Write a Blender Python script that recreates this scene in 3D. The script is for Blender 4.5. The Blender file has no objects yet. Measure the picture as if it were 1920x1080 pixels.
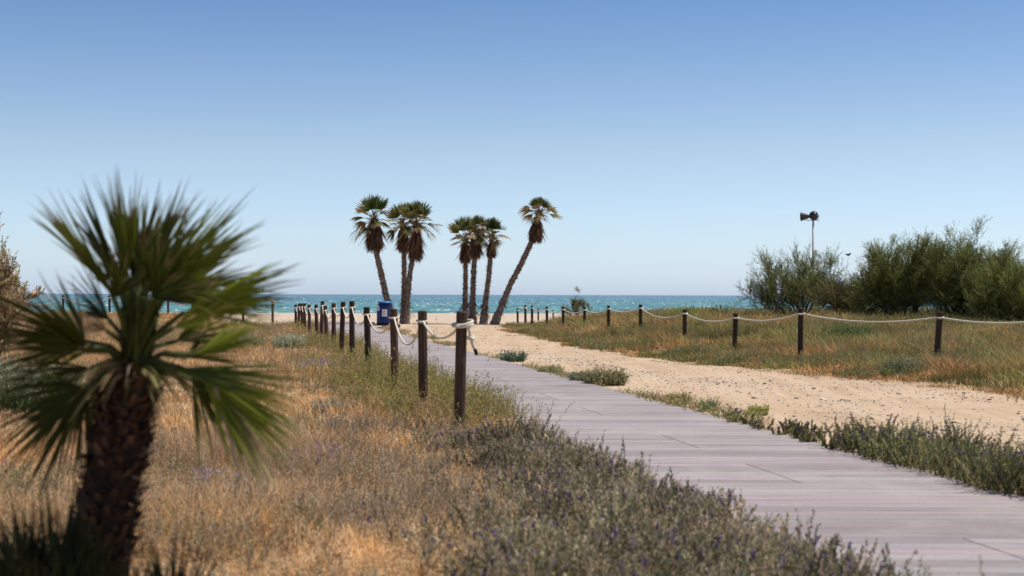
import bpy, math, random
import numpy as np
from mathutils import Vector, Matrix

rng = np.random.default_rng(7)
random.seed(7)
SC = bpy.context.scene
COL = SC.collection

# ------------------------------------------------------------------ camera
F_PX = 2667.0                      # 50 mm on a 36 mm sensor, in 1920-px units
EYE = Vector((0.0, 0.0, 1.4))
PITCH = math.radians(0.273)
ROLL = 0.0028
cf = Vector((0, math.cos(PITCH), math.sin(PITCH))).normalized()
cr = Vector((1, 0, ROLL)).normalized()
cu = cr.cross(cf).normalized()
cr = cf.cross(cu).normalized()
cam_d = bpy.data.cameras.new("camera")
cam = bpy.data.objects.new("camera", cam_d)
COL.objects.link(cam)
mw = Matrix((cr, cu, -cf)).transposed().to_4x4()
mw.translation = EYE
cam.matrix_world = mw
cam_d.lens = 50.0
cam_d.sensor_width = 36.0
cam_d.clip_start = 0.1
cam_d.clip_end = 60000.0
cam_d.dof.use_dof = True
cam_d.dof.focus_distance = 32.0
cam_d.dof.aperture_fstop = 2.9
SC.camera = cam

# ------------------------------------------------------------------ world and sun
SUN_EL = math.radians(66)
SUN_AZ = math.radians(74)          # clockwise from +Y (view direction) towards +X
w = bpy.data.worlds.new("World")
SC.world = w
w.use_nodes = True
nt = w.node_tree
nt.nodes.clear()
out = nt.nodes.new("ShaderNodeOutputWorld")
bg = nt.nodes.new("ShaderNodeBackground")
sky = nt.nodes.new("ShaderNodeTexSky")
sky.sky_type = 'NISHITA'
sky.sun_disc = False
sky.sun_elevation = SUN_EL
sky.sun_rotation = SUN_AZ
sky.altitude = 0
sky.air_density = 1.0
sky.dust_density = 0.6
sky.ozone_density = 2.0
tc = nt.nodes.new("ShaderNodeTexCoord")
sep = nt.nodes.new("ShaderNodeSeparateXYZ")
ramp = nt.nodes.new("ShaderNodeValToRGB")      # clear sea-side air: bluer quickly above the horizon
mul = nt.nodes.new("ShaderNodeMix"); mul.data_type = 'RGBA'; mul.blend_type = 'MULTIPLY'
mul.inputs[0].default_value = 1.0
nt.links.new(tc.outputs["Generated"], sep.inputs[0])
nt.links.new(sep.outputs[2], ramp.inputs[0])
cr_ = ramp.color_ramp
SKY_RAMP = [(0.0, (0.455, 0.565, 0.865)), (0.035, (0.44, 0.505, 0.665)), (0.10, (0.42, 0.43, 0.485)), (0.205, (0.255, 0.315, 0.40)), (0.5, (0.17, 0.195, 0.23)), (1.0, (0.17, 0.19, 0.22))]   # doubled below
while len(cr_.elements) < len(SKY_RAMP):
    cr_.elements.new(0.5)
for e, (p, c) in zip(cr_.elements, SKY_RAMP):
    e.position = p; e.color = (*c, 1)
nt.links.new(sky.outputs[0], mul.inputs[6])
nt.links.new(ramp.outputs[0], mul.inputs[7])
dbl = nt.nodes.new("ShaderNodeVectorMath"); dbl.operation = 'SCALE'; dbl.inputs[3].default_value = 2.28
nt.links.new(mul.outputs[2], dbl.inputs[0])
nt.links.new(dbl.outputs[0], bg.inputs[0])
bg.inputs[1].default_value = 0.12
nt.links.new(bg.outputs[0], out.inputs[0])

sd = bpy.data.lights.new("sun", 'SUN')
sd.energy = 4.8
sd.angle = math.radians(0.5)
sd.color = (1.0, 0.95, 0.88)
sun = bpy.data.objects.new("sun", sd)
COL.objects.link(sun)
sdir = Vector((math.sin(SUN_AZ) * math.cos(SUN_EL), math.cos(SUN_AZ) * math.cos(SUN_EL), math.sin(SUN_EL)))
sun.rotation_euler = sdir.to_track_quat('Z', 'Y').to_euler()

SC.view_settings.view_transform = 'Standard'
SC.view_settings.look = 'None'
SC.view_settings.exposure = 0.0
SC.view_settings.gamma = 1.0

# ------------------------------------------------------------------ layout helpers
def P(px, py, Y):
    """world point at depth Y that the photograph shows at (px, py)"""
    d = cf * F_PX + cr * (px - 960) - cu * (py - 540)
    return EYE + d * (Y / d.y)

def G(px, py, z=0.0):
    d = cf * F_PX + cr * (px - 960) - cu * (py - 540)
    return EYE + d * ((z - EYE.z) / d.z)

def sst(a, b, x):
    t = np.clip((x - a) / (b - a), 0, 1)
    return t * t * (3 - 2 * t)

_lat = np.random.default_rng(3).random((4, 256, 256))
def vnoise(x, y, scale, k=0):
    """value noise 0..1"""
    x = np.asarray(x, float) / scale + 57.3 * (k + 1); y = np.asarray(y, float) / scale + 31.7 * (k + 1)
    xi = np.floor(x).astype(int); yi = np.floor(y).astype(int)
    fx = x - xi; fy = y - yi
    fx = fx * fx * (3 - 2 * fx); fy = fy * fy * (3 - 2 * fy)
    L = _lat[k % 4]
    a = L[xi % 256, yi % 256]; b = L[(xi + 1) % 256, yi % 256]
    c = L[xi % 256, (yi + 1) % 256]; d = L[(xi + 1) % 256, (yi + 1) % 256]
    return (a * (1 - fx) + b * fx) * (1 - fy) + (c * (1 - fx) + d * fx) * fy

PATH_W = 2.5
def path_right(y): return 5.285 - 0.184 * np.asarray(y, float)
def path_left(y): return path_right(y) - PATH_W
_EY = [0, 10, 19.7, 22.3, 24.8, 28.5, 36.7, 45, 57, 64]
_EX = [11.5, 9.3, 7.0, 6.2, 5.0, 3.6, 1.9, 0.95, -0.4, -0.2]
def lane_edge(y): return np.interp(y, _EY, _EX)

def height(x, y):
    x = np.asarray(x, float); y = np.asarray(y, float)
    z = -0.2 * np.clip((y - 80) / 42.0, 0, 1) - 0.075 * np.clip(y - 122, 0, None)
    e = lane_edge(y)
    z = z + 0.46 * sst(0.6, 6.0, x - e) * sst(24, 44, y) * (1 - sst(66, 84, y))
    z = z + 0.34 * sst(-10.8, -16, x) * sst(38, 60, y) * (1 - sst(76, 90, y))
    pr = path_right(y)
    away = np.minimum(sst(0.3, 1.6, x - pr) + sst(0.3, 1.6, pr - PATH_W - x), 1)
    bump = (vnoise(x, y, 3.1, 0) - 0.5) * 0.09 + (vnoise(x, y, 0.9, 1) - 0.5) * 0.04
    z = z + bump * away * (1 - sst(110, 120, y))
    return np.where((x > pr - PATH_W - .05) & (x < pr + .05) & (y < 75), np.minimum(z, -0.012), z)

def veg_mask(x, y):
    """0 bare sand, 1 vegetated"""
    x = np.asarray(x, float); y = np.asarray(y, float)
    wob = (vnoise(x, y, 1.3, 2) - 0.5) * 0.7 + (vnoise(x, y, 0.4, 3) - 0.5) * 0.4
    far_r = 66 + 0.55 * np.clip(x, 0, 40)
    r = sst(-0.25, 0.35, x - lane_edge(y) + wob) * (1 - sst(-2, 1, y - far_r + wob * 3))
    far_l = 62 + 1.4 * np.clip(-x - 10.5, 0, 8)
    l = sst(-0.3, 0.25, path_left(y) - 0.05 - x + wob * 0.6) * (1 - sst(-1.5, 0.5, y - far_l + wob * 2))
    return np.maximum(r, l)

# ------------------------------------------------------------------ mesh helpers
def np_mesh(name, V, Fq, C=None, smooth=False):
    me = bpy.data.meshes.new(name)
    V = np.ascontiguousarray(V, np.float32).reshape(-1, 3)
    Fq = np.ascontiguousarray(Fq, np.int32).reshape(-1, 4)
    me.vertices.add(len(V)); me.vertices.foreach_set("co", V.ravel())
    me.loops.add(Fq.size); me.loops.foreach_set("vertex_index", Fq.ravel())
    me.polygons.add(len(Fq))
    me.polygons.foreach_set("loop_start", np.arange(0, Fq.size, 4, dtype=np.int32))
    me.polygons.foreach_set("loop_total", np.full(len(Fq), 4, np.int32))
    me.polygons.foreach_set("use_smooth", np.full(len(Fq), bool(smooth)))
    me.update(calc_edges=True)
    if C is not None:
        a = me.color_attributes.new("col", 'FLOAT_COLOR', 'POINT')
        C = np.ascontiguousarray(C, np.float32).reshape(-1, 3)
        a.data.foreach_set("color", np.concatenate([C, np.ones((len(C), 1), np.float32)], 1).ravel())
    return me

class NB:
    """collects numpy quad soups"""
    def __init__(s): s.V = []; s.F = []; s.C = []; s.n = 0
    def add(s, V, F, C):
        V = np.asarray(V, float).reshape(-1, 3); F = np.asarray(F, int).reshape(-1, 4)
        C = np.asarray(C, float)
        if C.ndim == 1: C = np.tile(C, (len(V), 1))
        s.V.append(V); s.F.append(F + s.n); s.C.append(C.reshape(-1, 3)); s.n += len(V)
    def mesh(s, name, off=(0, 0, 0), smooth=False):
        return np_mesh(name, np.concatenate(s.V) - np.array(off), np.concatenate(s.F), np.concatenate(s.C), smooth)

def tag(o, label=None, cat=None, group=None, kind=None):
    if label: o['label'] = label
    if cat: o['category'] = cat
    if group: o['group'] = group
    if kind: o['kind'] = kind
    return o

def thing(name, loc, label, cat, group=None):
    o = bpy.data.objects.new(name, None); COL.objects.link(o)
    o.empty_display_size = 0.2
    o.location = loc
    return tag(o, label, cat, group)

def part(name, nb, mat, parent, base=None, smooth=False):
    """nb in world coordinates; base = world origin of the top-level thing"""
    b = base if base is not None else parent.location
    me = nb.mesh(name, b, smooth) if isinstance(nb, NB) else nb
    me.materials.append(mat)
    o = bpy.data.objects.new(name, me); COL.objects.link(o)
    o.parent = parent
    return o

def single(name, nb, mat, smooth=False, loc=(0, 0, 0)):
    me = nb.mesh(name, loc, smooth) if isinstance(nb, NB) else nb
    me.materials.append(mat)
    o = bpy.data.objects.new(name, me); COL.objects.link(o)
    o.location = loc
    return o

def norm(a): return a / (np.linalg.norm(a, axis=-1, keepdims=True) + 1e-9)

def tube(nb, pts, rad, sides=8, col=(0.3, 0.3, 0.3), cap=True):
    pts = np.asarray(pts, float); rad = np.broadcast_to(np.asarray(rad, float), (len(pts),))
    t = norm(np.gradient(pts, axis=0))
    ref = np.array([0.0, 0, 1]) if abs(t[:, 2]).mean() < 0.8 else np.array([1.0, 0, 0])
    a = norm(np.cross(t, ref)); b = np.cross(t, a)
    an = np.arange(sides) * 2 * math.pi / sides
    ring = pts[:, None] + rad[:, None, None] * (a[:, None] * np.cos(an)[None, :, None] + b[:, None] * np.sin(an)[None, :, None])
    V = ring.reshape(-1, 3); n = len(pts); F = []
    for i in range(n - 1):
        for j in range(sides):
            k = (j + 1) % sides
            F.append((i * sides + j, i * sides + k, (i + 1) * sides + k, (i + 1) * sides + j))
    if cap:
        for end in (0, n - 1):
            o = end * sides
            for j in range(1, sides - 1, 2):
                F.append((o, o + j, o + j + 1, o + min(j + 2, sides - 1) if j + 2 < sides else o + j + 1))
        F = [f for f in F if len(set(f)) == 4]
    nb.add(V, F, np.asarray(col, float))

def lathe(nb, prof, seg, M, col):
    """prof: (r, z) list; M 4x4 Matrix placing it"""
    pr = np.array(prof, float); an = np.arange(seg) * 2 * math.pi / seg
    V = np.stack([pr[:, 0, None] * np.cos(an), pr[:, 0, None] * np.sin(an), np.repeat(pr[:, 1, None], seg, 1)], -1).reshape(-1, 3)
    R = np.array(M.to_3x3()); V = V @ R.T + np.array(M.translation)
    F = [(i * seg + j, i * seg + (j + 1) % seg, (i + 1) * seg + (j + 1) % seg, (i + 1) * seg + j) for i in range(len(pr) - 1) for j in range(seg)]
    nb.add(V, F, col)

def box(nb, c, h, col, R=None):
    c = np.array(c, float); h = np.array(h, float)
    S = np.array([[-1, -1, -1], [1, -1, -1], [1, 1, -1], [-1, 1, -1], [-1, -1, 1], [1, -1, 1], [1, 1, 1], [-1, 1, 1]], float) * h
    if R is not None: S = S @ np.array(R).T
    nb.add(S + c, [(0, 3, 2, 1), (4, 5, 6, 7), (0, 1, 5, 4), (1, 2, 6, 5), (2, 3, 7, 6), (3, 0, 4, 7)], col)

def blades(nb, base, ln, d0, bend, wid, col, tipcol=None):
    """N grass blades of two quads: base(N,3) ln(N) d0(N,3) bend(N,3) wid(N) col(N,3)"""
    N = len(base)
    ln = ln[:, None]
    m = base + ln * 0.5 * d0 + bend * 0.25 * ln
    e = base + ln * d0 + bend * ln
    side = norm(np.cross(d0, rng.normal(size=(N, 3)))) * wid[:, None]
    V = np.stack([base - side * .5, base + side * .5, m + side * .4, m - side * .4, e + side * .08, e - side * .08], 1)
    o = np.arange(N)[:, None] * 6
    F = np.concatenate([o + np.array([0, 1, 2, 3]), o + np.array([3, 2, 4, 5])], 0)
    C = np.repeat(col[:, None], 6, 1)
    if tipcol is not None:
        C[:, 4:] = tipcol[:, None]
    nb.add(V.reshape(-1, 3), F, C.reshape(-1, 3))

def diamonds(nb, p, d, ln, wid, col):
    """N leaf quads starting at p along d"""
    N = len(p)
    side = norm(np.cross(d, rng.normal(size=(N, 3)))) * (wid * .5)[:, None]
    d = d * ln[:, None]
    V = np.stack([p, p + d * .45 + side, p + d, p + d * .45 - side], 1)
    F = np.arange(N)[:, None] * 4 + np.array([0, 1, 2, 3])
    nb.add(V.reshape(-1, 3), F, np.repeat(col[:, None], 4, 1).reshape(-1, 3))

def sprigs(nb, base, ln, d0, bend, nleaf, leaf_len, leaf_w, col, stemcol, flower=None, fl_frac=0.2, fl_size=0.012, fl_p=1.0, spread=0.8, t0=.12):
    """N leafy stems; base(N,3), ln(N), d0(N,3), bend(N,3), col(N,3)"""
    N = len(base)
    ls = np.asarray(leaf_len) * np.ones(N); ws = np.asarray(leaf_w) * np.ones(N)
    blades(nb, base, ln, d0, bend, np.maximum(ws * .55, .002), np.tile(np.asarray(stemcol, float), (N, 1)))
    t = np.linspace(t0, 1.0, nleaf)[None, :] + rng.uniform(-.03, .03, (N, nleaf))
    pt = base[:, None] + ln[:, None, None] * (t[..., None] * d0[:, None] + bend[:, None] * (t ** 2)[..., None])
    tang = norm(d0[:, None] + 2 * bend[:, None] * t[..., None])
    rad = rng.normal(size=(N, nleaf, 3)); rad -= (rad * tang).sum(-1, keepdims=True) * tang
    ld = norm(tang * (0.35 + .5 * t[..., None]) + norm(rad) * spread)
    c = np.repeat(col[:, None], nleaf, 1) * rng.uniform(.7, 1.3, (N, nleaf, 1))
    diamonds(nb, pt.reshape(-1, 3), ld.reshape(-1, 3), np.repeat(ls[:, None], nleaf, 1).ravel() * rng.uniform(.6, 1.2, N * nleaf),
             np.repeat(ws[:, None], nleaf, 1).ravel(), c.reshape(-1, 3))
    if flower is not None:
        sel = rng.random(N) < fl_p
        k = 12; M = int(sel.sum())
        if M:
            t = 1 - fl_frac * rng.random((M, k))
            pt = base[sel][:, None] + ln[sel][:, None, None] * (t[..., None] * d0[sel][:, None] + bend[sel][:, None] * (t ** 2)[..., None])
            fs = (np.asarray(fl_size) * np.ones(N))[sel]
            ld = norm(rng.normal(size=(M, k, 3)) + np.array([0, 0, .6]))
            c = np.tile(np.asarray(flower, float), (M * k, 1)) * rng.uniform(.6, 1.4, (M * k, 1))
            diamonds(nb, pt.reshape(-1, 3), ld.reshape(-1, 3), np.repeat(fs[:, None], k, 1).ravel() * 1.3, np.repeat(fs[:, None], k, 1).ravel(), c)

def scatter(bands, xr, keep):
    """random points by depth bands [(y0, y1, per m2)]"""
    X = []; Y = []
    for y0, y1, dn in bands:
        x0, x1 = xr(y1)
        n = int((x1 - x0) * (y1 - y0) * dn)
        X.append(rng.uniform(x0, x1, n)); Y.append(rng.uniform(y0, y1, n))
    X = np.concatenate(X); Y = np.concatenate(Y)
    k = rng.random(len(X)) < keep(X, Y)
    return X[k], Y[k]

def up_dirs(N, lean, bias=(0, 0)):
    d = rng.normal(size=(N, 3)) * lean
    d[:, 0] += bias[0]; d[:, 1] += bias[1]
    d[:, 2] = 1
    return norm(d)

# ------------------------------------------------------------------ materials
def new_mat(name):
    m = bpy.data.materials.new(name); m.use_nodes = True
    nt = m.node_tree; nt.nodes.clear()
    o = nt.nodes.new("ShaderNodeOutputMaterial"); b = nt.nodes.new("ShaderNodeBsdfPrincipled")
    nt.links.new(b.outputs[0], o.inputs[0])
    return m, nt, b, o

def N_(nt, t, **kw):
    n = nt.nodes.new(t)
    for k, v in kw.items(): setattr(n, k, v)
    return n

def noise(nt, scale, detail=4, rough=.55, vec=None, dim=None):
    n = N_(nt, "ShaderNodeTexNoise"); n.inputs["Scale"].default_value = scale
    n.inputs["Detail"].default_value = detail; n.inputs["Roughness"].default_value = rough
    if vec is not None: nt.links.new(vec, n.inputs["Vector"])
    return n

def mapping(nt, scale, rot=(0, 0, 0), src="Object"):
    t = N_(nt, "ShaderNodeTexCoord"); m = N_(nt, "ShaderNodeMapping")
    m.inputs["Scale"].default_value = scale; m.inputs["Rotation"].default_value = rot
    nt.links.new(t.outputs[src], m.inputs[0]); return m.outputs[0]

def ramp_(nt, src, stops):
    r = N_(nt, "ShaderNodeValToRGB"); e = r.color_ramp.elements
    while len(e) < len(stops): e.new(.5)
    for x, (p, c) in zip(e, stops):
        x.position = p; x.color = (*c, 1) if len(c) == 3 else c
    nt.links.new(src, r.inputs[0]); return r.outputs[0]

def mix(nt, fac, a, b, mode='MIX'):
    m = N_(nt, "ShaderNodeMix", data_type='RGBA', blend_type=mode)
    for s, v in ((m.inputs[0], fac), (m.inputs[6], a), (m.inputs[7], b)):
        if hasattr(v, "links"): nt.links.new(v, s)
        elif isinstance(v, (int, float)): s.default_value = v
        else: s.default_value = (*v, 1)
    return m.outputs[2]

def bump(nt, b, h, strength, dist):
    n = N_(nt, "ShaderNodeBump"); n.inputs["Strength"].default_value = strength; n.inputs["Distance"].default_value = dist
    nt.links.new(h, n.inputs["Height"]); nt.links.new(n.outputs[0], b.inputs["Normal"])

def mat_attr(name, rough=.6, transl=0.0, spec=.3, nscale=None, namt=.25, upn=0.0):
    """colour from the mesh's own colour attribute, optional translucency"""
    m, nt, b, o = new_mat(name)
    a = N_(nt, "ShaderNodeAttribute", attribute_name="col")
    c = a.outputs["Color"]
    if nscale:
        n = noise(nt, nscale, 3, vec=mapping(nt, (1, 1, 1)))
        f = ramp_(nt, n.outputs[0], [(.3, (1 - namt,) * 3), (.7, (1 + namt,) * 3)])
        c = mix(nt, 1.0, c, f, 'MULTIPLY')
    nt.links.new(c, b.inputs["Base Color"])
    b.inputs["Roughness"].default_value = rough
    b.inputs["Specular IOR Level"].default_value = spec
    if upn:      # fine tufts scatter light like a soft upward-facing pile
        g = N_(nt, "ShaderNodeNewGeometry"); va = N_(nt, "ShaderNodeVectorMath", operation='ADD'); vn = N_(nt, "ShaderNodeVectorMath", operation='NORMALIZE')
        nt.links.new(g.outputs["Normal"], va.inputs[0]); va.inputs[1].default_value = (0, 0, upn)
        nt.links.new(va.outputs[0], vn.inputs[0]); nt.links.new(vn.outputs[0], b.inputs["Normal"])
    if transl:
        t = N_(nt, "ShaderNodeBsdfTranslucent"); ms = N_(nt, "ShaderNodeMixShader")
        nt.links.new(c, t.inputs[0]); ms.inputs[0].default_value = transl
        nt.links.new(b.outputs[0], ms.inputs[1]); nt.links.new(t.outputs[0], ms.inputs[2])
        nt.links.new(ms.outputs[0], o.inputs[0])
    return m

M_LEAF = mat_attr("foliage", .6, .3, .25)
M_HERB = mat_attr("herb_leaves", .7, .3, .06, upn=.4)
M_GRASS = mat_attr("grass_blades", .8, .32, .04, upn=.5)
M_DRY = mat_attr("dry_grass", .75, .3, .15)
M_FROND = mat_attr("palm_frond", .5, .3, .16)
M_FARFROND = mat_attr("washingtonia_frond", .55, .3, .15)
M_BARK = mat_attr("bark", .85, 0, .15, 14, .35)
M_STONE = mat_attr("stone", .75, 0, .3)
M_PLAIN = mat_attr("painted", .45, 0, .4)

def mat_ground():
    m, nt, b, o = new_mat("sand_and_soil")
    v = mapping(nt, (1, 1, 1))
    a = N_(nt, "ShaderNodeAttribute", attribute_name="veg")
    n1 = noise(nt, .9, 5, .6, v); n2 = noise(nt, 14, 5, .7, v); n3 = noise(nt, .06, 3, .5, v)
    sand = ramp_(nt, n1.outputs[0], [(.3, (.42, .295, .19)), (.55, (.51, .365, .24)), (.75, (.58, .43, .295))])
    beach = mix(nt, n3.outputs[0], (.51, .395, .30), (.56, .44, .34))
    # lane with faint tracks running along it
    tr = noise(nt, 1.0, 4, .6, mapping(nt, (2.6, .16, 1), (0, 0, math.radians(-13))))
    sand = mix(nt, ramp_(nt, tr.outputs[0], [(.42, (0, 0, 0)), (.62, (.75, .75, .75))]), sand, (.57, .435, .305))
    spk = ramp_(nt, n2.outputs[0], [(.25, (.72, .70, .68)), (.45, (1, 1, 1)), (.7, (1.06, 1.05, 1.04))])
    t = N_(nt, "ShaderNodeTexCoord"); s = N_(nt, "ShaderNodeSeparateXYZ"); nt.links.new(t.outputs["Object"], s.inputs[0])
    mr = N_(nt, "ShaderNodeMapRange"); nt.links.new(s.outputs[1], mr.inputs[0])
    mr.inputs[1].default_value = 62; mr.inputs[2].default_value = 74
    c = mix(nt, mr.outputs[0], sand, beach)
    n4 = noise(nt, 2.2, 5, .6, v); n5 = noise(nt, .7, 3, .6, v)
    soil = ramp_(nt, n4.outputs[0], [(.3, (.29, .17, .08)), (.5, (.46, .285, .135)), (.68, (.54, .365, .195))])
    soil = mix(nt, ramp_(nt, n5.outputs[0], [(.4, (0, 0, 0)), (.65, (.8, .8, .8))]), soil, (.46, .34, .22))
    c = mix(nt, a.outputs["Fac"], c, soil)
    c = mix(nt, 1.0, c, spk, 'MULTIPLY')
    nt.links.new(c, b.inputs["Base Color"])
    b.inputs["Roughness"].default_value = .9; b.inputs["Specular IOR Level"].default_value = .15
    nb_ = noise(nt, 6, 8, .72, v)
    tb = mix(nt, .5, nb_.outputs[0], tr.outputs[0])
    bump(nt, b, tb, .75, .05)
    return m

def mat_sea():
    m, nt, b, o = new_mat("sea_water")
    t = N_(nt, "ShaderNodeTexCoord"); s = N_(nt, "ShaderNodeSeparateXYZ"); nt.links.new(t.outputs["Object"], s.inputs[0])
    lg = N_(nt, "ShaderNodeMath", operation='LOGARITHM'); nt.links.new(s.outputs[1], lg.inputs[0]); lg.inputs[1].default_value = 10
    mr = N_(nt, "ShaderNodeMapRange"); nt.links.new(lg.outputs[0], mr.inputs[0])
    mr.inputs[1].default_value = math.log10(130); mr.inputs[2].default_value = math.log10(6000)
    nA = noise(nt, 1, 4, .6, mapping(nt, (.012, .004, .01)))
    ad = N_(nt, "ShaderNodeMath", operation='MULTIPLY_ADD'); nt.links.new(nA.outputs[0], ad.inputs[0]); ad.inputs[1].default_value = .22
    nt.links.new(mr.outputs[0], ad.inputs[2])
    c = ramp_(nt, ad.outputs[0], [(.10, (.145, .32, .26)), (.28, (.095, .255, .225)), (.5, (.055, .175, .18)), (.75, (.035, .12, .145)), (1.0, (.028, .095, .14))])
    nB = noise(nt, 1, 3, .6, mapping(nt, (.28, .035, 1)))
    c = mix(nt, 1, c, ramp_(nt, nB.outputs[0], [(.33, (.55, .6, .66)), (.5, (1, 1, 1)), (.64, (1.55, 1.45, 1.4))]), 'MULTIPLY')
    # white flecks: whitecaps on short crests plus sun glitter painted into the colour
    nC = noise(nt, 1, 2, .55, mapping(nt, (.75, .10, 1)))
    nD = noise(nt, 1, 3, .5, mapping(nt, (.03, .008, 1)))
    f = N_(nt, "ShaderNodeMath", operation='MULTIPLY_ADD'); nt.links.new(nD.outputs[0], f.inputs[0]); f.inputs[1].default_value = .22
    nt.links.new(nC.outputs[0], f.inputs[2])
    foam_glitter = ramp_(nt, f.outputs[0], [(.735, (0, 0, 0)), (.80, (.85, .85, .85))])
    c = mix(nt, foam_glitter, c, (.78, .82, .80))
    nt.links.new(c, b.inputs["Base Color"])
    b.inputs["Roughness"].default_value = .22; b.inputs["Specular IOR Level"].default_value = .22
    nE = noise(nt, 1, 5, .65, mapping(nt, (1.2, .9, 1)))
    bump(nt, b, nE.outputs[0], .9, .5)
    return m

def mat_plank():
    m, nt, b, o = new_mat("composite_plank")
    a = N_(nt, "ShaderNodeAttribute", attribute_name="col")
    g = noise(nt, 1, 5, .65, mapping(nt, (.9, 26, 4)))
    c = mix(nt, 1, a.outputs["Color"], ramp_(nt, g.outputs[0], [(.3, (.70, .70, .71)), (.5, (1, 1, 1)), (.7, (1.18, 1.17, 1.17))]), 'MULTIPLY')
    st = noise(nt, .8, 5, .65, mapping(nt, (1, 1, 1)))
    c = mix(nt, ramp_(nt, st.outputs[0], [(.50, (0, 0, 0)), (.72, (.55, .55, .55))]), c, (.50, .44, .40))
    fine = noise(nt, 60, 3, .7, mapping(nt, (1, 1, 1)))
    c = mix(nt, 1, c, ramp_(nt, fine.outputs[0], [(.3, (.86, .86, .86)), (.6, (1.05, 1.05, 1.05))]), 'MULTIPLY')
    nt.links.new(c, b.inputs["Base Color"])
    b.inputs["Roughness"].default_value = .72; b.inputs["Specular IOR Level"].default_value = .25
    bump(nt, b, g.outputs[0], .35, .006)
    return m

def mat_wood():
    m, nt, b, o = new_mat("dark_stained_post_wood")
    g = noise(nt, 1, 6, .7, mapping(nt, (42, 42, 2.2)))
    n2 = noise(nt, 3.2, 4, .6, mapping(nt, (1, 1, 1)))
    oi = N_(nt, "ShaderNodeObjectInfo")
    c = ramp_(nt, g.outputs[0], [(.28, (.018, .011, .008)), (.5, (.055, .033, .024)), (.75, (.12, .078, .056))])
    c = mix(nt, ramp_(nt, n2.outputs[0], [(.5, (0, 0, 0)), (.75, (.5, .5, .5))]), c, (.13, .09, .068))
    c = mix(nt, 1.0, c, ramp_(nt, oi.outputs["Random"], [(0, (.65, .65, .65)), (1, (1.7, 1.6, 1.5))]), 'MULTIPLY')
    nt.links.new(c, b.inputs["Base Color"]); b.inputs["Roughness"].default_value = .75; b.inputs["Specular IOR Level"].default_value = .25
    bump(nt, b, g.outputs[0], .6, .006)
    return m

def mat_rope():
    m, nt, b, o = new_mat("hemp_rope")
    w_ = N_(nt, "ShaderNodeTexWave"); w_.inputs["Scale"].default_value = 22; w_.inputs["Distortion"].default_value = .6
    w_.bands_direction = 'DIAGONAL'
    nt.links.new(mapping(nt, (1, 1, 1)), w_.inputs[0])
    c = ramp_(nt, w_.outputs[0], [(.0, (.52, .46, .36)), (.5, (.80, .74, .61))])
    nt.links.new(c, b.inputs["Base Color"]); b.inputs["Roughness"].default_value = .85; b.inputs["Specular IOR Level"].default_value = .15
    bump(nt, b, w_.outputs[0], .5, .006)
    return m

M_GROUND = mat_ground(); M_SEA = mat_sea(); M_PLANK = mat_plank(); M_WOOD = mat_wood(); M_ROPE = mat_rope()

# ------------------------------------------------------------------ ground sheet
def make_ground():
    ys = np.concatenate([np.linspace(-80, 0, 12, endpoint=False), np.arange(0, 76, .28), np.linspace(76, 130, 60), np.linspace(132, 230, 30)])
    xs = np.concatenate([-np.geomspace(900, 31, 26), np.arange(-30, 30, .3), np.geomspace(30.5, 900, 26)])
    X, Y = np.meshgrid(xs, ys)
    Z = height(X, Y)
    V = np.stack([X, Y, Z], -1).reshape(-1, 3)
    nx, ny = len(xs), len(ys)
    i = np.arange(ny - 1)[:, None] * nx + np.arange(nx - 1)[None]
    F = np.stack([i, i + 1, i + nx + 1, i + nx], -1).reshape(-1, 4)
    me = np_mesh("ground", V, F, None, True)
    a = me.attributes.new("veg", 'FLOAT', 'POINT'); a.data.foreach_set("value", veg_mask(X, Y).ravel().astype(np.float32))
    me.materials.append(M_GROUND)
    o = bpy.data.objects.new("ground", me); COL.objects.link(o)
    tag(o, "pale sandy ground with lane and beach up to the sea", "ground", kind="structure")
make_ground()

# ------------------------------------------------------------------ sea
SEA_Z = -1.2
def make_sea():
    ys = np.geomspace(128, 45000, 900)
    u = np.linspace(-1, 1, 420)
    hw = (0.55 * ys + 60)[:, None]
    X = u[None] * hw; Y = np.repeat(ys[:, None], len(u), 1)
    Z = np.zeros_like(X)
    sp = np.gradient(ys)[:, None]
    r2 = np.random.default_rng(11)
    for k in range(46):
        lam = r2.uniform(2.6, 16); th = r2.normal(0, .55); ph = r2.uniform(0, 6.28)
        kx, ky = math.sin(th) * 6.283 / lam, math.cos(th) * 6.283 / lam
        env = vnoise(X, Y * .6, lam * 2.5, k)
        s = np.sin(kx * X + ky * Y + ph + 1.2 * env)
        Z += (.0042 * lam) * env * (np.abs(s) * -2 + 1.2)
    Z *= 1 - .8 * sst(1500, 5000, Y)
    V = np.stack([X, Y, Z + SEA_Z], -1).reshape(-1, 3)
    nx, ny = len(u), len(ys)
    i = np.arange(ny - 1)[:, None] * nx + np.arange(nx - 1)[None]
    F = np.stack([i, i + 1, i + nx + 1, i + nx], -1).reshape(-1, 4)
    me = np_mesh("sea", V, F, None, True); me.materials.append(M_SEA)
    o = bpy.data.objects.new("sea", me); COL.objects.link(o)
    tag(o, "choppy turquoise sea with white flecks under the horizon", "sea", kind="structure")
make_sea()

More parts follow.
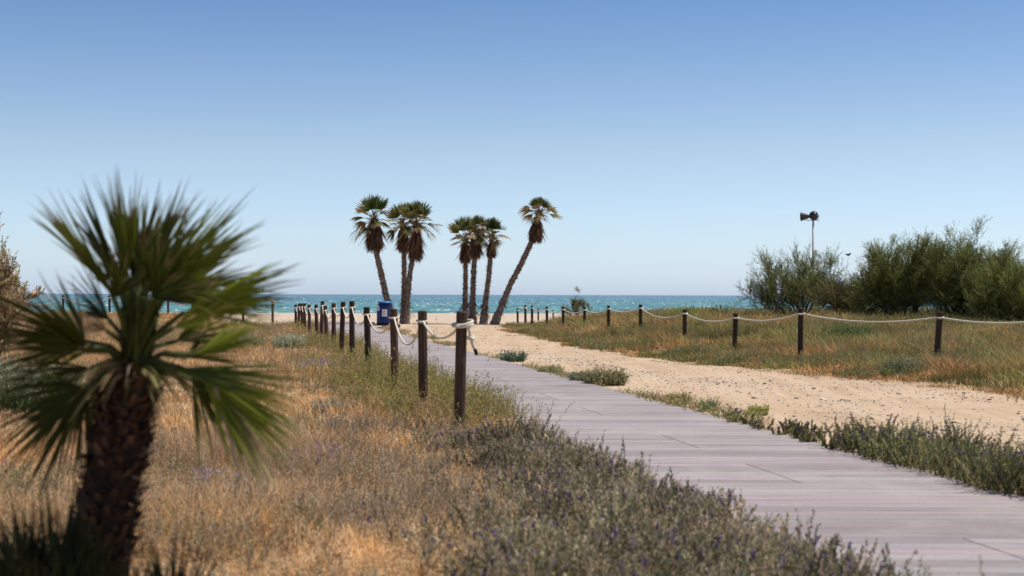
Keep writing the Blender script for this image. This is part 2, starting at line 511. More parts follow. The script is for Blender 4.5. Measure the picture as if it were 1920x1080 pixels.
# ------------------------------------------------------------------ boardwalk
def make_path():
    nb = NB(); pitch = .168; y = 1.0; row = 0
    while y < 73.5:
        split = ((row // 7) * 7 + 3) % 5 >= 3
        for half in ((0, 1) if split else (2,)):
            yy = y
            ym = yy + pitch * .5
            x1 = float(path_right(ym)) - (PATH_W * .5 if half == 0 else 0)
            x0 = float(path_right(ym)) - (PATH_W * .5 if half == 1 else PATH_W)
            g = .0075
            gap = .010
            if half == 1: x0 += gap * .5
            elif half == 0: x1 -= gap * .5
            base = np.array([.34, .292, .288]) * rng.uniform(.80, 1.14)
            base = base * (1 + rng.uniform(-.03, .03, 3))
            sk = -.184 * pitch * .5
            z0, z1 = -.02, .03
            e = .004
            ya, yb = yy + g * .5, yy + pitch - g * .5
            def ring(z, ins):
                return [(x0 - sk + ins, ya + ins, z), (x1 - sk - ins, ya + ins, z), (x1 + sk - ins, yb - ins, z), (x0 + sk + ins, yb - ins, z)]
            V = ring(z0, 0) + ring(z1 - e, 0) + ring(z1, e)
            F = [(8, 9, 10, 11)]
            for k in range(2):
                for j in range(4):
                    F.append((k * 4 + j, k * 4 + (j + 1) % 4, k * 4 + 4 + (j + 1) % 4, k * 4 + 4 + j))
            nb.add(V, F, base)
        y += pitch; row += 1
    o = single("path", nb, M_PLANK)
    tag(o, "grey composite plank boardwalk running to the beach", "boardwalk", kind="structure")
make_path()

# ------------------------------------------------------------------ rope fences
def make_post(nb, b, t, r):
    b = np.array(b, float); t = np.array(t, float)
    b = b - (t - b) * .2
    pts = [b, b * .6 + t * .4, t - (t - b) / np.linalg.norm(t - b) * .012, t, t]
    tube(nb, pts[:4], [r, r * .99, r * .98, r * .86], 14, (.1, .07, .05), cap=False)
    # domed saw-cut top
    ax = norm(t - b); a = norm(np.cross(ax, [0, 1, 0])); c = np.cross(ax, a); an = np.arange(14) * 2 * math.pi / 14
    ring = t + r * .86 * (a * np.cos(an)[:, None] + c * np.sin(an)[:, None]); ring2 = t + ax * .004 + r * .3 * (a * np.cos(an)[:, None] + c * np.sin(an)[:, None])
    F = [(j, (j + 1) % 14, 14 + (j + 1) % 14, 14 + j) for j in range(14)] + [(14, 14 + j, 14 + j + 1, 14 + j + 2) for j in range(1, 12, 2)]
    nb.add(np.concatenate([ring, ring2]), F, (.1, .07, .05))

def rope_pts(a, b, sag, n=17):
    t = np.linspace(0, 1, n)[:, None]
    p = np.array(a) * (1 - t) + np.array(b) * t
    p[:, 2] -= 4 * sag * (t * (1 - t))[:, 0]
    return p

def fence(name, label, posts, sags, rope_drop=.13, rr=.0145, knot=False, skip_rope=()):
    """posts: (bx, by, tx, tz, r) world base x, depth y, top x, top z"""
    b0 = posts[0]
    root = thing(name, (b0[0], b0[1], 0), label, "fence")
    att = []
    for (bx, by, tx, tz, r) in posts:
        bz = float(height(bx, by)); B = Vector((bx, by, bz)); T = Vector((tx, by, tz))
        nb = NB(); make_post(nb, B, T, r)
        po = part("post", nb, M_WOOD, root, smooth=False)
        A = T + (B - T).normalized() * rope_drop
        att.append((A, r))
        # rope turns round the post
        an = np.linspace(0, 2 * math.pi, 17)
        lp = NB()
        loop = np.stack([A.x + (r + rr * .8) * np.cos(an), A.y + (r + rr * .8) * np.sin(an), A.z + .008 * np.cos(an * 2)], -1)
        tube(lp, loop, rr, 7, (.5, .45, .36), cap=False)
        me = lp.mesh("rope_loop", root.location, True); me.materials.append(M_ROPE)
        l = bpy.data.objects.new("rope_loop", me); COL.objects.link(l); l.parent = po
    for i in range(len(att) - 1):
        if i in skip_rope: continue
        (A, ra), (Bq, rb) = att[i], att[i + 1]
        d = (Bq - A); d.z = 0; d.normalize()
        nb = NB(); tube(nb, rope_pts(A + d * (ra + rr * .5), Bq - d * (rb + rr * .5), sags[i]), rr, 8, (.5, .45, .36))
        part("rope", nb, M_ROPE, root, smooth=True)
    return root, att

# along the boardwalk: (base px, depth, top px, top py)
LP = [(861, 14.4, 866, 584), (794, 17.5, 792, 583), (741, 20.9, 738, 579), (691, 25.2, 687.5, 575.8), (660, 29.8, 659.8, 564.6),
      (639.5, 33.0, 643.5, 566), (625.6, 36.6, 625.6, 568.4), (613, 39.2, 609.5, 573), (601.5, 41.8, 604.8, 564.5), (594, 45.0, 592.5, 571),
      (580.5, 49.5, 579.5, 571), (571, 53.0, 571.3, 568.4), (566, 55.0, 566, 569), (559, 57.5, 561.5, 569), (554.5, 60.5, 554.4, 571)]
posts = []
for bp, Y, tp, ty in LP:
    T = P(tp, ty, Y); bx = P(bp, 700, Y).x
    posts.append((bx, Y, T.x, T.z, .058))
sags = [.17, .34, .27, .27, .23, .2, .24, .2, .2, .22, .25, .2, .15, .2]
fl_root, fl_att = fence("rope_fence", "near fence of dark round posts and sagging rope along the boardwalk's left edge", posts, sags)
# heavy knot with a loose tail on the nearest post
A, r = fl_att[0]
kb = NB()
an = np.linspace(0, 2 * math.pi * 2.1, 44)
loop = np.stack([A.x + .018 + (r + .034 + .018 * np.sin(an * .5)) * np.cos(an), A.y + (r + .024) * np.sin(an), A.z + .004 + .022 * np.sin(an + .6) + .012 * np.cos(an * .48)], -1)
tube(kb, loop, .0165, 9, (.5, .45, .36))
kn = np.linspace(0, 2 * math.pi, 20)
tube(kb, np.stack([A.x + .095 + .028 * np.cos(kn), A.y - .055 + .02 * np.sin(kn), A.z - .135 + .012 * np.sin(2 * kn)], -1), .014, 8, (.5, .45, .36))
tail = [(A.x + .06, A.y - .06, A.z - .01), (A.x + .085, A.y - .062, A.z - .07), (A.x + .095, A.y - .06, A.z - .13), (A.x + .115, A.y - .062, A.z - .20), (A.x + .137, A.y - .06, A.z - .25)]
tube(kb, tail, .017, 9, (.5, .45, .36))
ko = part("rope_knot", kb, M_ROPE, fl_root, smooth=True)
tb = NB(); tube(tb, [tail[-1], (A.x + .15, A.y - .06, A.z - .285), (A.x + .152, A.y - .06, A.z - .31)], [.019, .019, .015], 9, (.012, .012, .014))
me = tb.mesh("rope_end", fl_root.location); me.materials.append(M_PLAIN)
l = bpy.data.objects.new("rope_end", me); COL.objects.link(l); l.parent = ko

# right of the lane
RP = [(1950, 23.4, 1952, 590, .056), (1755, 26.1, 1762.5, 584.7, .058), (1500.5, 29.2, 1501.5, 578.4, .056), (1377, 32.2, 1379.5, 587, .056), (1284, 37.6, 1284, 580, .056),
      (1201, 44, 1201, 571, .056), (1141, 47.7, 1141, 572.8, .055), (1096, 51.5, 1096, 575.5, .055), (1055.7, 54, 1055.7, 575, .055),
      (1025.4, 57, 1025.4, 575, .055), (997.5, 60.5, 997.5, 572.8, .055), (985, 64, 985, 572, .055), (970.4, 70, 970.4, 578, .055)]
posts = []
for bp, Y, tp, ty, r in RP:
    T = P(tp, ty, Y); posts.append((P(bp, 700, Y).x, Y, T.x, T.z, r))
fence("rope_fence", "fence of dark posts and pale rope at the grass edge right of the sandy lane", posts,
      [.06, .12, .1, .14, .2, .12, .12, .12, .1, .1, .1, .1], rope_drop=.11, rr=.018)
# short far stretch behind it
posts = []
for bp, Y, ty in [(1009, 74, 579), (1037, 77, 581), (1070, 80, 582)]:
    T = P(bp, ty, Y); posts.append((P(bp, 700, Y).x, Y, T.x, T.z, .045))
fence("rope_fence", "short far fence of thin posts at the beach, behind the right fence's end", posts, [.12, .12])
# beach-side fence on the left
posts = []
for bp, Y, ty in [(554.5, 62.5, 572), (511, 64, 563.5), (455.5, 66, 566), (407, 68, 565), (361, 70, 560.5), (315, 71, 557.5), (261, 72, 555.5), (205, 72, 553.7), (118, 71, 553.7), (37, 70, 557.5)][1:]:
    T = P(bp, ty, Y); posts.append((P(bp, 700, Y).x, Y, T.x, T.z, .058))
b_root, b_att = fence("rope_fence", "far fence of posts and rope across the beach side, behind the big fan palm", posts, [.3, .28, .28, .2, .2, .2, .3, .3], rr=.02)
# white coil on the corner post
A, r = b_att[0]
cb = NB()
for k in range(3):
    an = np.linspace(0, 2 * math.pi, 19)
    tube(cb, np.stack([A.x - .03 + (.15 - .03 * k) * np.cos(an), A.y - .02 + .09 * np.sin(an), A.z + .10 + .03 * k + .012 * np.sin(an)], -1), .026, 7, (.6, .56, .48), cap=False)
part("rope_coil", cb, M_ROPE, b_root, smooth=True)

# timber edge of the beach platform at the fence corner
eb = NB(); p0, p1 = G(511, 612), G(556, 613)
box(eb, ((p0.x + p1.x) / 2, p0.y, .03), (abs(p1.x - p0.x) / 2, .05, .06), (.05, .035, .028))
tag(single("timber_edging", eb, M_WOOD), "dark timber edging lying on sand at the far fence corner", "edging")

# ------------------------------------------------------------------ blue bin on its pallet
def make_bin():
    Y = 60.5; c = P(720, 600, Y); cx = c.x
    pb = NB(); z0 = float(height(cx, Y))
    x0 = P(692, 600, Y).x; x1 = P(749, 600, Y).x
    for k in range(6):
        box(pb, ((x0 + x1) / 2, Y - .5 + k * .2, z0 + .1), ((x1 - x0) / 2, .075, .014), (.07, .045, .032))
    for k in (0, .5, 1):
        box(pb, (x0 + .05 + (x1 - x0 - .1) * k, Y, z0 + .04), (.045, .57, .044), (.05, .032, .024))
    tag(single("wooden_pallet", pb, M_WOOD), "low dark wooden pallet under the blue barrel", "pallet")
    zb = z0 + .116
    root = thing("waste_bin", (cx, Y, zb), "blue plastic barrel bin with white stickers beside the boardwalk", "bin")
    M = Matrix.Translation((cx, Y, zb))
    nb = NB(); blue = (.006, .02, .12)
    lathe(nb, [(0.001, 0), (.27, 0), (.305, .02), (.315, .06), (.315, .3), (.305, .315), (.305, .335), (.315, .35), (.315, .6), (.303, .615), (.303, .635), (.312, .65), (.30, .76), (.262, .86), (.245, .90), (.24, .93)], 28, M, blue)
    part("barrel", nb, M_BIN, root, smooth=True)
    nb = NB()
    lathe(nb, [(.235, .915), (.30, .92), (.315, .935), (.315, .965), (.29, .985), (.15, 1.0), (.001, 1.005)], 28, M @ Matrix.Rotation(math.radians(2), 4, 'Y'), (.05, .22, .62))
    part("lid", nb, M_BIN, root, smooth=True)
    nb = NB(); an = np.linspace(-.4, 2.6, 9)
    tube(nb, np.stack([cx + .26 + .085 * np.sin(an), np.full(9, Y - .08), zb + .80 + .085 * np.cos(an)], -1), .02, 8, (.03, .03, .035))
    part("handle", nb, M_PLAIN, root, smooth=True)
    def sticker(ang, z, wdt, hgt, marks):
        nb = NB(); R_ = .319
        k = 6; a = ang + np.linspace(-wdt / 2, wdt / 2, k) / R_
        V = [];
        for q in a:
            for zz in (z - hgt / 2, z + hgt / 2): V.append((cx + R_ * math.sin(q), Y - R_ * math.cos(q), zb + zz))
        F = [(i * 2, i * 2 + 2, i * 2 + 3, i * 2 + 1) for i in range(k - 1)]
        nb.add(V, F, (.78, .78, .76)); o = part("sticker", nb, M_PLAIN, root)
        nb = NB(); R_ = .3225
        for (mu, mv, mw_, mh, col) in marks:
            q = ang + mu * wdt / R_
            V = [(cx + R_ * math.sin(q + s * mw_ / R_), Y - R_ * math.cos(q + s * mw_ / R_), zb + z + mv * hgt + t * mh) for s, t in ((-1, -1), (1, -1), (1, 1), (-1, 1))]
            nb.add(V, [(0, 1, 2, 3)], col)
        me = nb.mesh("print", root.location); me.materials.append(M_PLAIN)
        l = bpy.data.objects.new("print", me); COL.objects.link(l); l.parent = o
    sticker(.16, .50, .22, .30, [(0, .25, .03, .018, (.45, .30, .2)), (-.15, .1, .03, .012, (.2, .16, .12)), (.12, -.05, .05, .008, (.4, .35, .3)), (-.05, -.15, .06, .008, (.35, .3, .28)), (.05, -.28, .05, .007, (.4, .38, .35))])
    sticker(-.88, .70, .19, .22, [(0, .08, .045, .035, (.42, .36, .33)), (.05, -.15, .022, .02, (.03, .03, .03))])
M_BIN = mat_attr("blue_plastic", .38, 0, .5)
make_bin()
# plank lying on the sand left of the bin
lb = NB(); q = G(690, 606.5); box(lb, (q.x, q.y, .03), (.32, .09, .03), (.05, .035, .03))
tag(single("wooden_plank", lb, M_WOOD), "dark wooden plank lying on sand left of the blue barrel", "plank")

# ------------------------------------------------------------------ floodlight pole
def make_lamp():
    Y = 66.0; b = P(1524.5, 560, Y); x = b.x; z0 = float(height(x, Y))
    root = thing("floodlight_pole", (x, Y, z0), "white pole with two dark bell floodlights rising behind the tamarisk shrubs", "floodlight")
    zt = P(1524.5, 413, Y).z
    nb = NB(); tube(nb, [(x, Y, z0 - .2), (x, Y, z0 + 2), (x, Y, zt)], [.062, .055, .044], 12, (.62, .55, .52)); part("pole", nb, M_PLAIN, root, smooth=True)
    xl = P(1512, 413, Y).x; xr = P(1536, 413, Y).x
    nb = NB(); tube(nb, [(xl, Y, zt), (xr, Y, zt)], .016, 6, (.05, .05, .055)); part("crossbar", nb, M_PLAIN, root)
    # side-on lamp pointing left
    ml = NB(); hx = P(1519.5, 405.5, Y)
    R = Matrix.Translation(hx) @ Matrix.Rotation(math.radians(-93), 4, 'Y')
    lathe(ml, [(.001, -.02), (.05, 0), (.075, .05), (.11, .14), (.155, .27), (.20, .42), (.21, .44), (.19, .435), (.14, .3), (.05, .1)], 20, R, (.035, .035, .042)); 
    l1 = part("lamp_head", ml, M_LAMP, root, smooth=True)
    br = NB()
    tube(br, [(hx.x - .27, Y, hx.z - .1), (hx.x - .27, Y, zt + .01), (hx.x - .14, Y, zt + .01), (hx.x - .14, Y, hx.z - .08)], .011, 6, (.05, .05, .055))
    me = br.mesh("bracket", root.location); me.materials.append(M_PLAIN); l = bpy.data.objects.new("bracket", me); COL.objects.link(l); l.parent = l1
    # lamp seen from behind
    ml = NB(); hb = P(1527.5, 403, Y - .12)
    R = Matrix.Translation(hb) @ Matrix.Rotation(math.radians(84), 4, 'X') @ Matrix.Scale(-1, 4, (0, 0, 1))
    lathe(ml, [(.001, -.10), (.05, -.10), (.065, -.06), (.075, -.04), (.13, .0), (.185, .07), (.21, .15), (.215, .22), (.2, .225)], 24, R, (.035, .035, .042))
    l2 = part("lamp_head", ml, M_LAMP, root, smooth=True)
    br = NB(); an = np.linspace(0, math.pi, 11)
    tube(br, np.stack([hb.x + .225 * np.cos(an), np.full(11, Y - .02), hb.z - .23 * np.sin(an) ** .7], -1), .013, 6, (.05, .05, .055))
    me = br.mesh("bracket", root.location); me.materials.append(M_PLAIN); l = bpy.data.objects.new("bracket", me); COL.objects.link(l); l.parent = l2
M_LAMP = mat_attr("lamp_metal", .28, 0, .6)
make_lamp()

# ------------------------------------------------------------------ washingtonia palms
def far_frond(nb, hub, d, up, L, S, n, col, tip, droop, wfac=.05):
    d = norm(np.array(d, float)); s = norm(np.cross(d, np.array(up, float))); nn = np.cross(s, d)
    a = np.linspace(-S, S, n) + rng.normal(0, .04, n)
    c = d * np.cos(a)[:, None] + s * np.sin(a)[:, None]
    Ls = L * (.72 + .28 * np.cos(a)) * rng.uniform(.8, 1.08, n)
    ts = np.array([0, .42, .75, 1.0]); ws = np.array([.35, 1.0, .7, .1])
    V = np.zeros((n, 4, 2, 3)); C = np.zeros((n, 4, 2, 3))
    for k, t in enumerate(ts):
        p = hub + c * (Ls * t)[:, None]
        p[:, 2] -= (t ** 2.2) * droop * Ls * (1 + .4 * rng.random(n))
        w_ = s * np.cos(a)[:, None] - d * np.sin(a)[:, None]
        hw = (L * wfac * ws[k])
        V[:, k, 0] = p - w_ * hw + nn * (hw * .4); V[:, k, 1] = p + w_ * hw - nn * (hw * .4)
        cc = np.array(col) * (1 - max(0, t - .55) / .45) + np.array(tip) * max(0, t - .55) / .45
        C[:, k] = (cc * rng.uniform(.55, 1.45, (n, 1)))[:, None]
    F = []
    o = np.arange(n)[:, None] * 8
    F = np.concatenate([o + np.array([k * 2, k * 2 + 1, k * 2 + 3, k * 2 + 2]) for k in range(3)], 0)
    nb.add(V.reshape(-1, 3), F, C.reshape(-1, 3))

def washingtonia(label, Y, poly, skirt, crown, seed, r_top=.115, green=9, tan=12):
    """poly: trunk (px,py) base to head; skirt: (x0,x1,ytop,ybot); crown: (left px, right px, top py, low py)"""
    global rng
    rng = np.random.default_rng(seed)
    pts = [np.array(P(px, py, Y)) for px, py in poly]
    pts[0][2] = float(height(pts[0][0], Y)) - .05
    base = pts[0].copy()
    root = thing("fan_palm_tree", tuple(base), label, "palm tree", "tall fan palms standing on the beach")
    # resample
    P0 = np.array(pts); seg = np.linalg.norm(np.diff(P0, axis=0), axis=1); s = np.concatenate([[0], np.cumsum(seg)])
    tt = np.linspace(0, s[-1], 60); path = np.stack([np.interp(tt, s, P0[:, k]) for k in range(3)], -1)
    for _ in range(6): path[1:-1] = (path[:-2] + path[1:-1] * 2 + path[2:]) / 4
    h = tt
    rad = r_top + .03 * (1 - h / h[-1]) + .165 * np.exp(-h / .42) * np.minimum(1, .6 + h)
    rad = rad * (1 + .04 * np.sin(h * 23) + rng.normal(0, .015, 60))
    nb = NB(); tube(nb, path, rad, 14, (.23, .175, .14), cap=False)
    # leaf-base stubs
    nst = 620; k = rng.uniform(10, 58, nst); i0 = k.astype(int); f = (k - i0)[:, None]
    c = path[i0] * (1 - f) + path[i0 + 1] * f; rr = rad[i0]
    ax = norm(path[i0 + 1] - path[i0]); an = rng.uniform(0, 6.283, nst)
    a = norm(np.cross(ax, [0, 1, 0])); b = np.cross(ax, a)
    o = a * np.cos(an)[:, None] + b * np.sin(an)[:, None]; sd_ = -a * np.sin(an)[:, None] + b * np.cos(an)[:, None]
    p0 = c + o * (rr * .9)[:, None]; ln = rng.uniform(.05, .115, nst)[:, None]; wd = rng.uniform(.022, .04, nst)[:, None]
    tp = p0 + o * ln * .9 + ax * ln * rng.uniform(-.6, .8, (nst, 1))
    V = np.stack([p0 - sd_ * wd - ax * wd * .4, p0 + sd_ * wd - ax * wd * .4, tp + sd_ * wd * .4, tp - sd_ * wd * .4,
                  p0 - sd_ * wd + ax * wd * .5, p0 + sd_ * wd + ax * wd * .5], 1)
    oo = np.arange(nst)[:, None] * 6
    F = np.concatenate([oo + np.array([0, 1, 2, 3]), oo + np.array([5, 4, 3, 2])], 0)
    cc = np.array([.30, .215, .165]) * rng.uniform(.2, 1.6, (nst, 1))
    nb.add(V.reshape(-1, 3), F, np.repeat(cc[:, None], 6, 1).reshape(-1, 3))
    part("trunk", nb, M_BARK, root, tuple(base))
    # loose dead leaf bases where the bare foot ends
    lo = NB(); n = 48; zi = rng.integers(6, 15, n); an = rng.uniform(0, 6.283, n)
    o = np.stack([np.cos(an), np.sin(an), np.zeros(n)], -1); p = path[zi] + o * rad[zi][:, None]
    blades(lo, p, rng.uniform(.12, .3, n), norm(o * .8 + np.array([0, 0, -.4])), np.tile([0, 0, -.6], (n, 1)), np.full(n, .035), np.array([.10, .065, .045]) * rng.uniform(.6, 1.4, (n, 1)))
    part("loose_bark", lo, M_BARK, root, tuple(base))
    # skirt
    sx0, sx1, sy0, sy1 = skirt
    T0 = np.array(P((sx0 + sx1) / 2, sy0, Y)); B0 = np.array(P((sx0 + sx1) / 2, sy1, Y))
    hw = (sx1 - sx0) / 2 * Y / F_PX * rng.uniform(.74, .9); H = T0[2] - B0[2]
    head = path[-1]
    nb = NB(); n = 2300
    an = rng.uniform(0, 6.283, n); lvl = rng.beta(1.2, 1.3, n)
    def axis_at(z):
        return np.stack([np.interp(z, path[:, 2], path[:, 0]), np.full_like(z, Y), z], -1)
    z = B0[2] + H * (.30 + .70 * lvl)
    prof = np.interp((z - B0[2]) / H, [0, .3, .6, .85, 1], [.62, .88, .95, .62, .25]) * hw
    ctr = axis_at(z); ctr[:, 0] = ctr[:, 0] * .45 + (T0[0] * (z - B0[2]) / H + B0[0] * (1 - (z - B0[2]) / H)) * .55
    o = np.stack([np.cos(an), np.sin(an), np.zeros(n)], -1)
    p = ctr + o * (prof * rng.uniform(.35, .95, n))[:, None]
    dn = norm(o * (rng.uniform(-.05, .16, (n, 1)) + .5 * (rng.random((n, 1)) < .07)) + np.array([0, 0, -1.0]) + rng.normal(0, .05, (n, 3)))
    ln = rng.uniform(.25, .6, n) * H; ln = np.minimum(ln, (z - B0[2]) * rng.uniform(.7, 1.25, n))
    col = np.array([.15, .085, .055]) * rng.uniform(.5, 1.7, (n, 1))
    pale = rng.random(n) < .12; col[pale] = np.array([.32, .23, .14]) * rng.uniform(.7, 1.2, (int(pale.sum()), 1))
    blades(nb, p, ln, dn, rng.normal(0, .04, (n, 3)), rng.uniform(.02, .045, n), col)
    zz = np.linspace(B0[2] + .18 * H, T0[2], 8); cc = axis_at(zz)
    cc[:, 0] = cc[:, 0] * .45 + (T0[0] * (zz - B0[2]) / H + B0[0] * (1 - (zz - B0[2]) / H)) * .55
    tube(nb, cc, np.interp((zz - B0[2]) / H, [0, .3, .6, .85, 1], [.35, .55, .62, .42, .18]) * hw, 12, (.06, .035, .024))
    part("dead_frond_skirt", nb, M_DRY, root, tuple(base))
    # crown
    cx0, cx1, cy0, cy1 = crown
    W = (cx1 - cx0) / 2 * Y / F_PX; cxm = P((cx0 + cx1) / 2, 0, Y).x
    top = P(0, cy0, Y).z; low = P(0, cy1, Y).z
    bias = cxm - head[0]
    nb = NB(); tan += 5; nf = green + tan
    for k in range(nf):
        f = k / nf
        isg = k < green
        az = k * 2.39996 + seed + rng.normal(0, .3)
        el = math.radians((86 - 50 * (k / green)) if isg else (40 - 72 * ((k - green) / tan)) + rng.normal(0, 9))
        o = np.array([math.cos(az), math.sin(az) * .85, 0])
        d = norm(o * math.cos(el) + np.array([0, 0, math.sin(el)]))
        reach = (W + bias * np.sign(o[0]) * abs(o[0])) if not isg else max(W * .6, top - head[2])
        vert = top - head[2]
        tot = (vert * .98 * abs(d[2]) + reach * (1 - abs(d[2])) * .95) if isg else reach * rng.uniform(.8, 1.12)
        pet = tot * (.45 if isg else rng.uniform(.38, .56)); L = tot - pet
        hub = head + d * pet; hub[2] -= 0 if isg else pet * .06
        midp = head + d * pet * .5; midp[2] += pet * .04
        if isg:
            col = np.array([.07, .13, .025]) * rng.uniform(.7, 1.5); tip = np.array([.24, .22, .09])
            if k > green * .6: col = np.array([.15, .17, .045]); tip = np.array([.34, .27, .13])
        else:
            col = np.array([.36, .26, .11]) * rng.uniform(.5, 1.3); tip = np.array([.55, .38, .22]) * rng.uniform(.6, 1.1)
            if rng.random() < .4: col = np.array([.12, .15, .035]); tip = np.array([.42, .32, .17])
        tube(nb, [head, midp, hub], [.02, .015, .012], 5, (.22, .2, .09) if isg else (.30, .22, .12), cap=False)
        up = np.array([0, 0, 1.0]) if abs(d[2]) < .9 else np.array([o[1], -o[0], 0.3])
        up = up + rng.normal(0, .35, 3)
        far_frond(nb, hub, d, up, L * (1.25 if isg else 1.22), 1.1 if isg else .8, 34 if isg else 24, col, tip, .03 if isg else rng.uniform(.12, .5), .034)
    # short stub petioles round the head
    n = 60; an = rng.uniform(0, 6.283, n); o = np.stack([np.cos(an), np.sin(an), np.zeros(n)], -1)
    blades(nb, head + o * .05 - np.array([0, 0, .1]), rng.uniform(.2, .5, n), norm(o * rng.uniform(.2, 1, (n, 1)) + np.array([0, 0, 1.0]) * rng.uniform(-.4, 1, (n, 1))),
           np.zeros((n, 3)), np.full(n, .035), np.array([.30, .21, .11]) * rng.uniform(.5, 1.2, (n, 1)))
    part("crown", nb, M_FARFROND, root, tuple(base))

washingtonia("leftmost tall palm, slightly leaning left, rising behind the blue barrel", 67.5, [(736, 606), (731, 585), (724, 555), (717.8, 526.7), (711, 498), (704.8, 469), (702, 430), (701, 412)], (685, 719, 408, 471), (653, 741, 365, 425), 1)
washingtonia("straight palm with the smaller crown, left one of the crossed pair", 69.0, [(757, 606), (757.5, 560), (758, 520), (757.5, 470), (756, 430), (756, 421)], (743, 766, 423, 472), (722, 786, 379, 440), 2, .10, 7, 9)
washingtonia("palm with the longest brown skirt, right one of the crossed pair", 67.8, [(760.5, 607), (762, 575), (764.4, 555), (768, 516), (773, 488), (778, 450), (781, 419)], (766, 795, 424, 489), (740, 830, 375, 440), 3, .10, 10, 14)
washingtonia("smaller palm at the left of the right-hand group, hidden low by a post", 69.5, [(872, 606), (872.5, 560), (873, 520), (873, 488), (873, 450)], (862, 884, 452, 493), (845, 900, 405, 462), 4, .095, 6, 11)
washingtonia("upright palm second in the right-hand group, brown skirt touching its left neighbour", 68.5, [(886.5, 609), (886, 580), (886, 560), (887.6, 521), (890, 485), (893, 445), (894, 433)], (880, 903, 438, 485), (860, 928, 401, 460), 5, .105, 7, 12)
washingtonia("palm leaning slightly right, between the upright palms and the strongly leaning one", 68.2, [(906.5, 608), (908, 585), (911, 560), (916, 521), (919.5, 483), (922, 455), (922.5, 444)], (912, 932, 450, 483), (892, 960, 406, 466), 6, .10, 7, 9)
washingtonia("rightmost palm, leaning strongly to the right", 67.8, [(926.5, 610), (932, 595), (938, 581), (955, 537), (977, 495.5), (998, 451), (1006, 420), (1011, 398)], (992, 1021, 409, 455), (976, 1053, 367, 425), 7, .115, 8, 9)

# ------------------------------------------------------------------ tamarisk shrubs
def tamarisk(name, label, cat, base, H, W, seed, nl=9, nsub=7, nspray=9, col=(.17, .215, .048), tip=(.31, .28, .11), low=.0, spray_len=.52, needle=(.11, .013), group=None, dense=26, bias=0.0, extra=()):
    global rng
    rng = np.random.default_rng(seed)
    base = np.array(base, float)
    root = thing(name, tuple(base), label, cat, group)
    wood = NB(); lf = NB(); SP = []; SD = []
    limbs = []
    for k in range(nl):
        az = k * 2.399 + seed; out = math.sqrt((k + .5) / nl)
        limbs.append((np.array([math.cos(az) * W * out + bias * W, math.sin(az) * W * .7 * out, H * (1 - .45 * out ** 2) * rng.uniform(.72, 1.0)]), 1))
    for e in extra: limbs.append((np.array(e, float), .6))
    for tgt, th in limbs:
        n = 9; t = np.linspace(0, 1, n)[:, None]
        side = rng.normal(0, .06 * H, 3)
        path = base + tgt * np.concatenate([t ** .85, t ** .85, t ** 1.15], 1) + side * np.sin(t * math.pi) + np.cumsum(rng.normal(0, .012 * H, (n, 3)), 0)
        path[0] = base + rng.normal(0, .05, 3) * [1, 1, 0] - [0, 0, .1]
        tube(wood, path, np.linspace(.032 * H / 2.4, .008, n) * th, 6, (.085, .062, .05), cap=False)
        for q in range(nsub):
            u = rng.uniform(.18 + low, 1.0); i = min(int(u * (n - 1)), n - 2); f = u * (n - 1) - i
            p = path[i] * (1 - f) + path[i + 1] * f
            dd = norm(norm(path[i + 1] - path[i]) * .6 + rng.normal(0, .75, 3) + np.array([0, 0, .45]))
            L = H * rng.uniform(.16, .38) * (1.15 - .6 * u)
            m = 5; tt = np.linspace(0, 1, m)[:, None]
            sub = p + dd * L * tt + np.array([0, 0, .18 * L]) * tt ** 2 + np.cumsum(rng.normal(0, .02 * L, (m, 3)), 0)
            tube(wood, sub, np.linspace(.011, .004, m), 4, (.085, .062, .05), cap=False)
            for r_ in range(nspray):
                v = rng.uniform(.15, 1.0) * (m - 1); j = min(int(v), m - 2); g = v - j
                SP.append(sub[j] * (1 - g) + sub[j + 1] * g); SD.append(norm(dd * .5 + rng.normal(0, .55, 3) + np.array([0, 0, .75])))
            SP.append(sub[-1]); SD.append(norm(dd + np.array([0, 0, .6])))
    SP = np.array(SP); SD = np.array(SD); N = len(SP)
    ln = rng.uniform(.5, 1.25, N) * spray_len
    cl = rng.uniform(.4, 1.7, (N, 1))
    mixf = rng.random((N, 1)) ** 2
    c = (np.array(col) * (1 - mixf) + np.array(tip) * mixf) * cl
    # each spray carries finer side twigs
    for rep in range(3):
        off = SD * (ln * .28 * rep)[:, None]
        d = norm(SD + rng.normal(0, .24, (N, 3)) + np.array([0, 0, .12]))
        sprigs(lf, SP + off, ln * (1 - .2 * rep), d, rng.normal(0, .12, (N, 3)), dense // 3 + 4, needle[0], needle[1], c, (.09, .07, .04), spread=.42, t0=.0)
    part("limbs", wood, M_BARK, root, tuple(base))
    part("foliage", lf, M_LEAF, root, tuple(base))
    return root

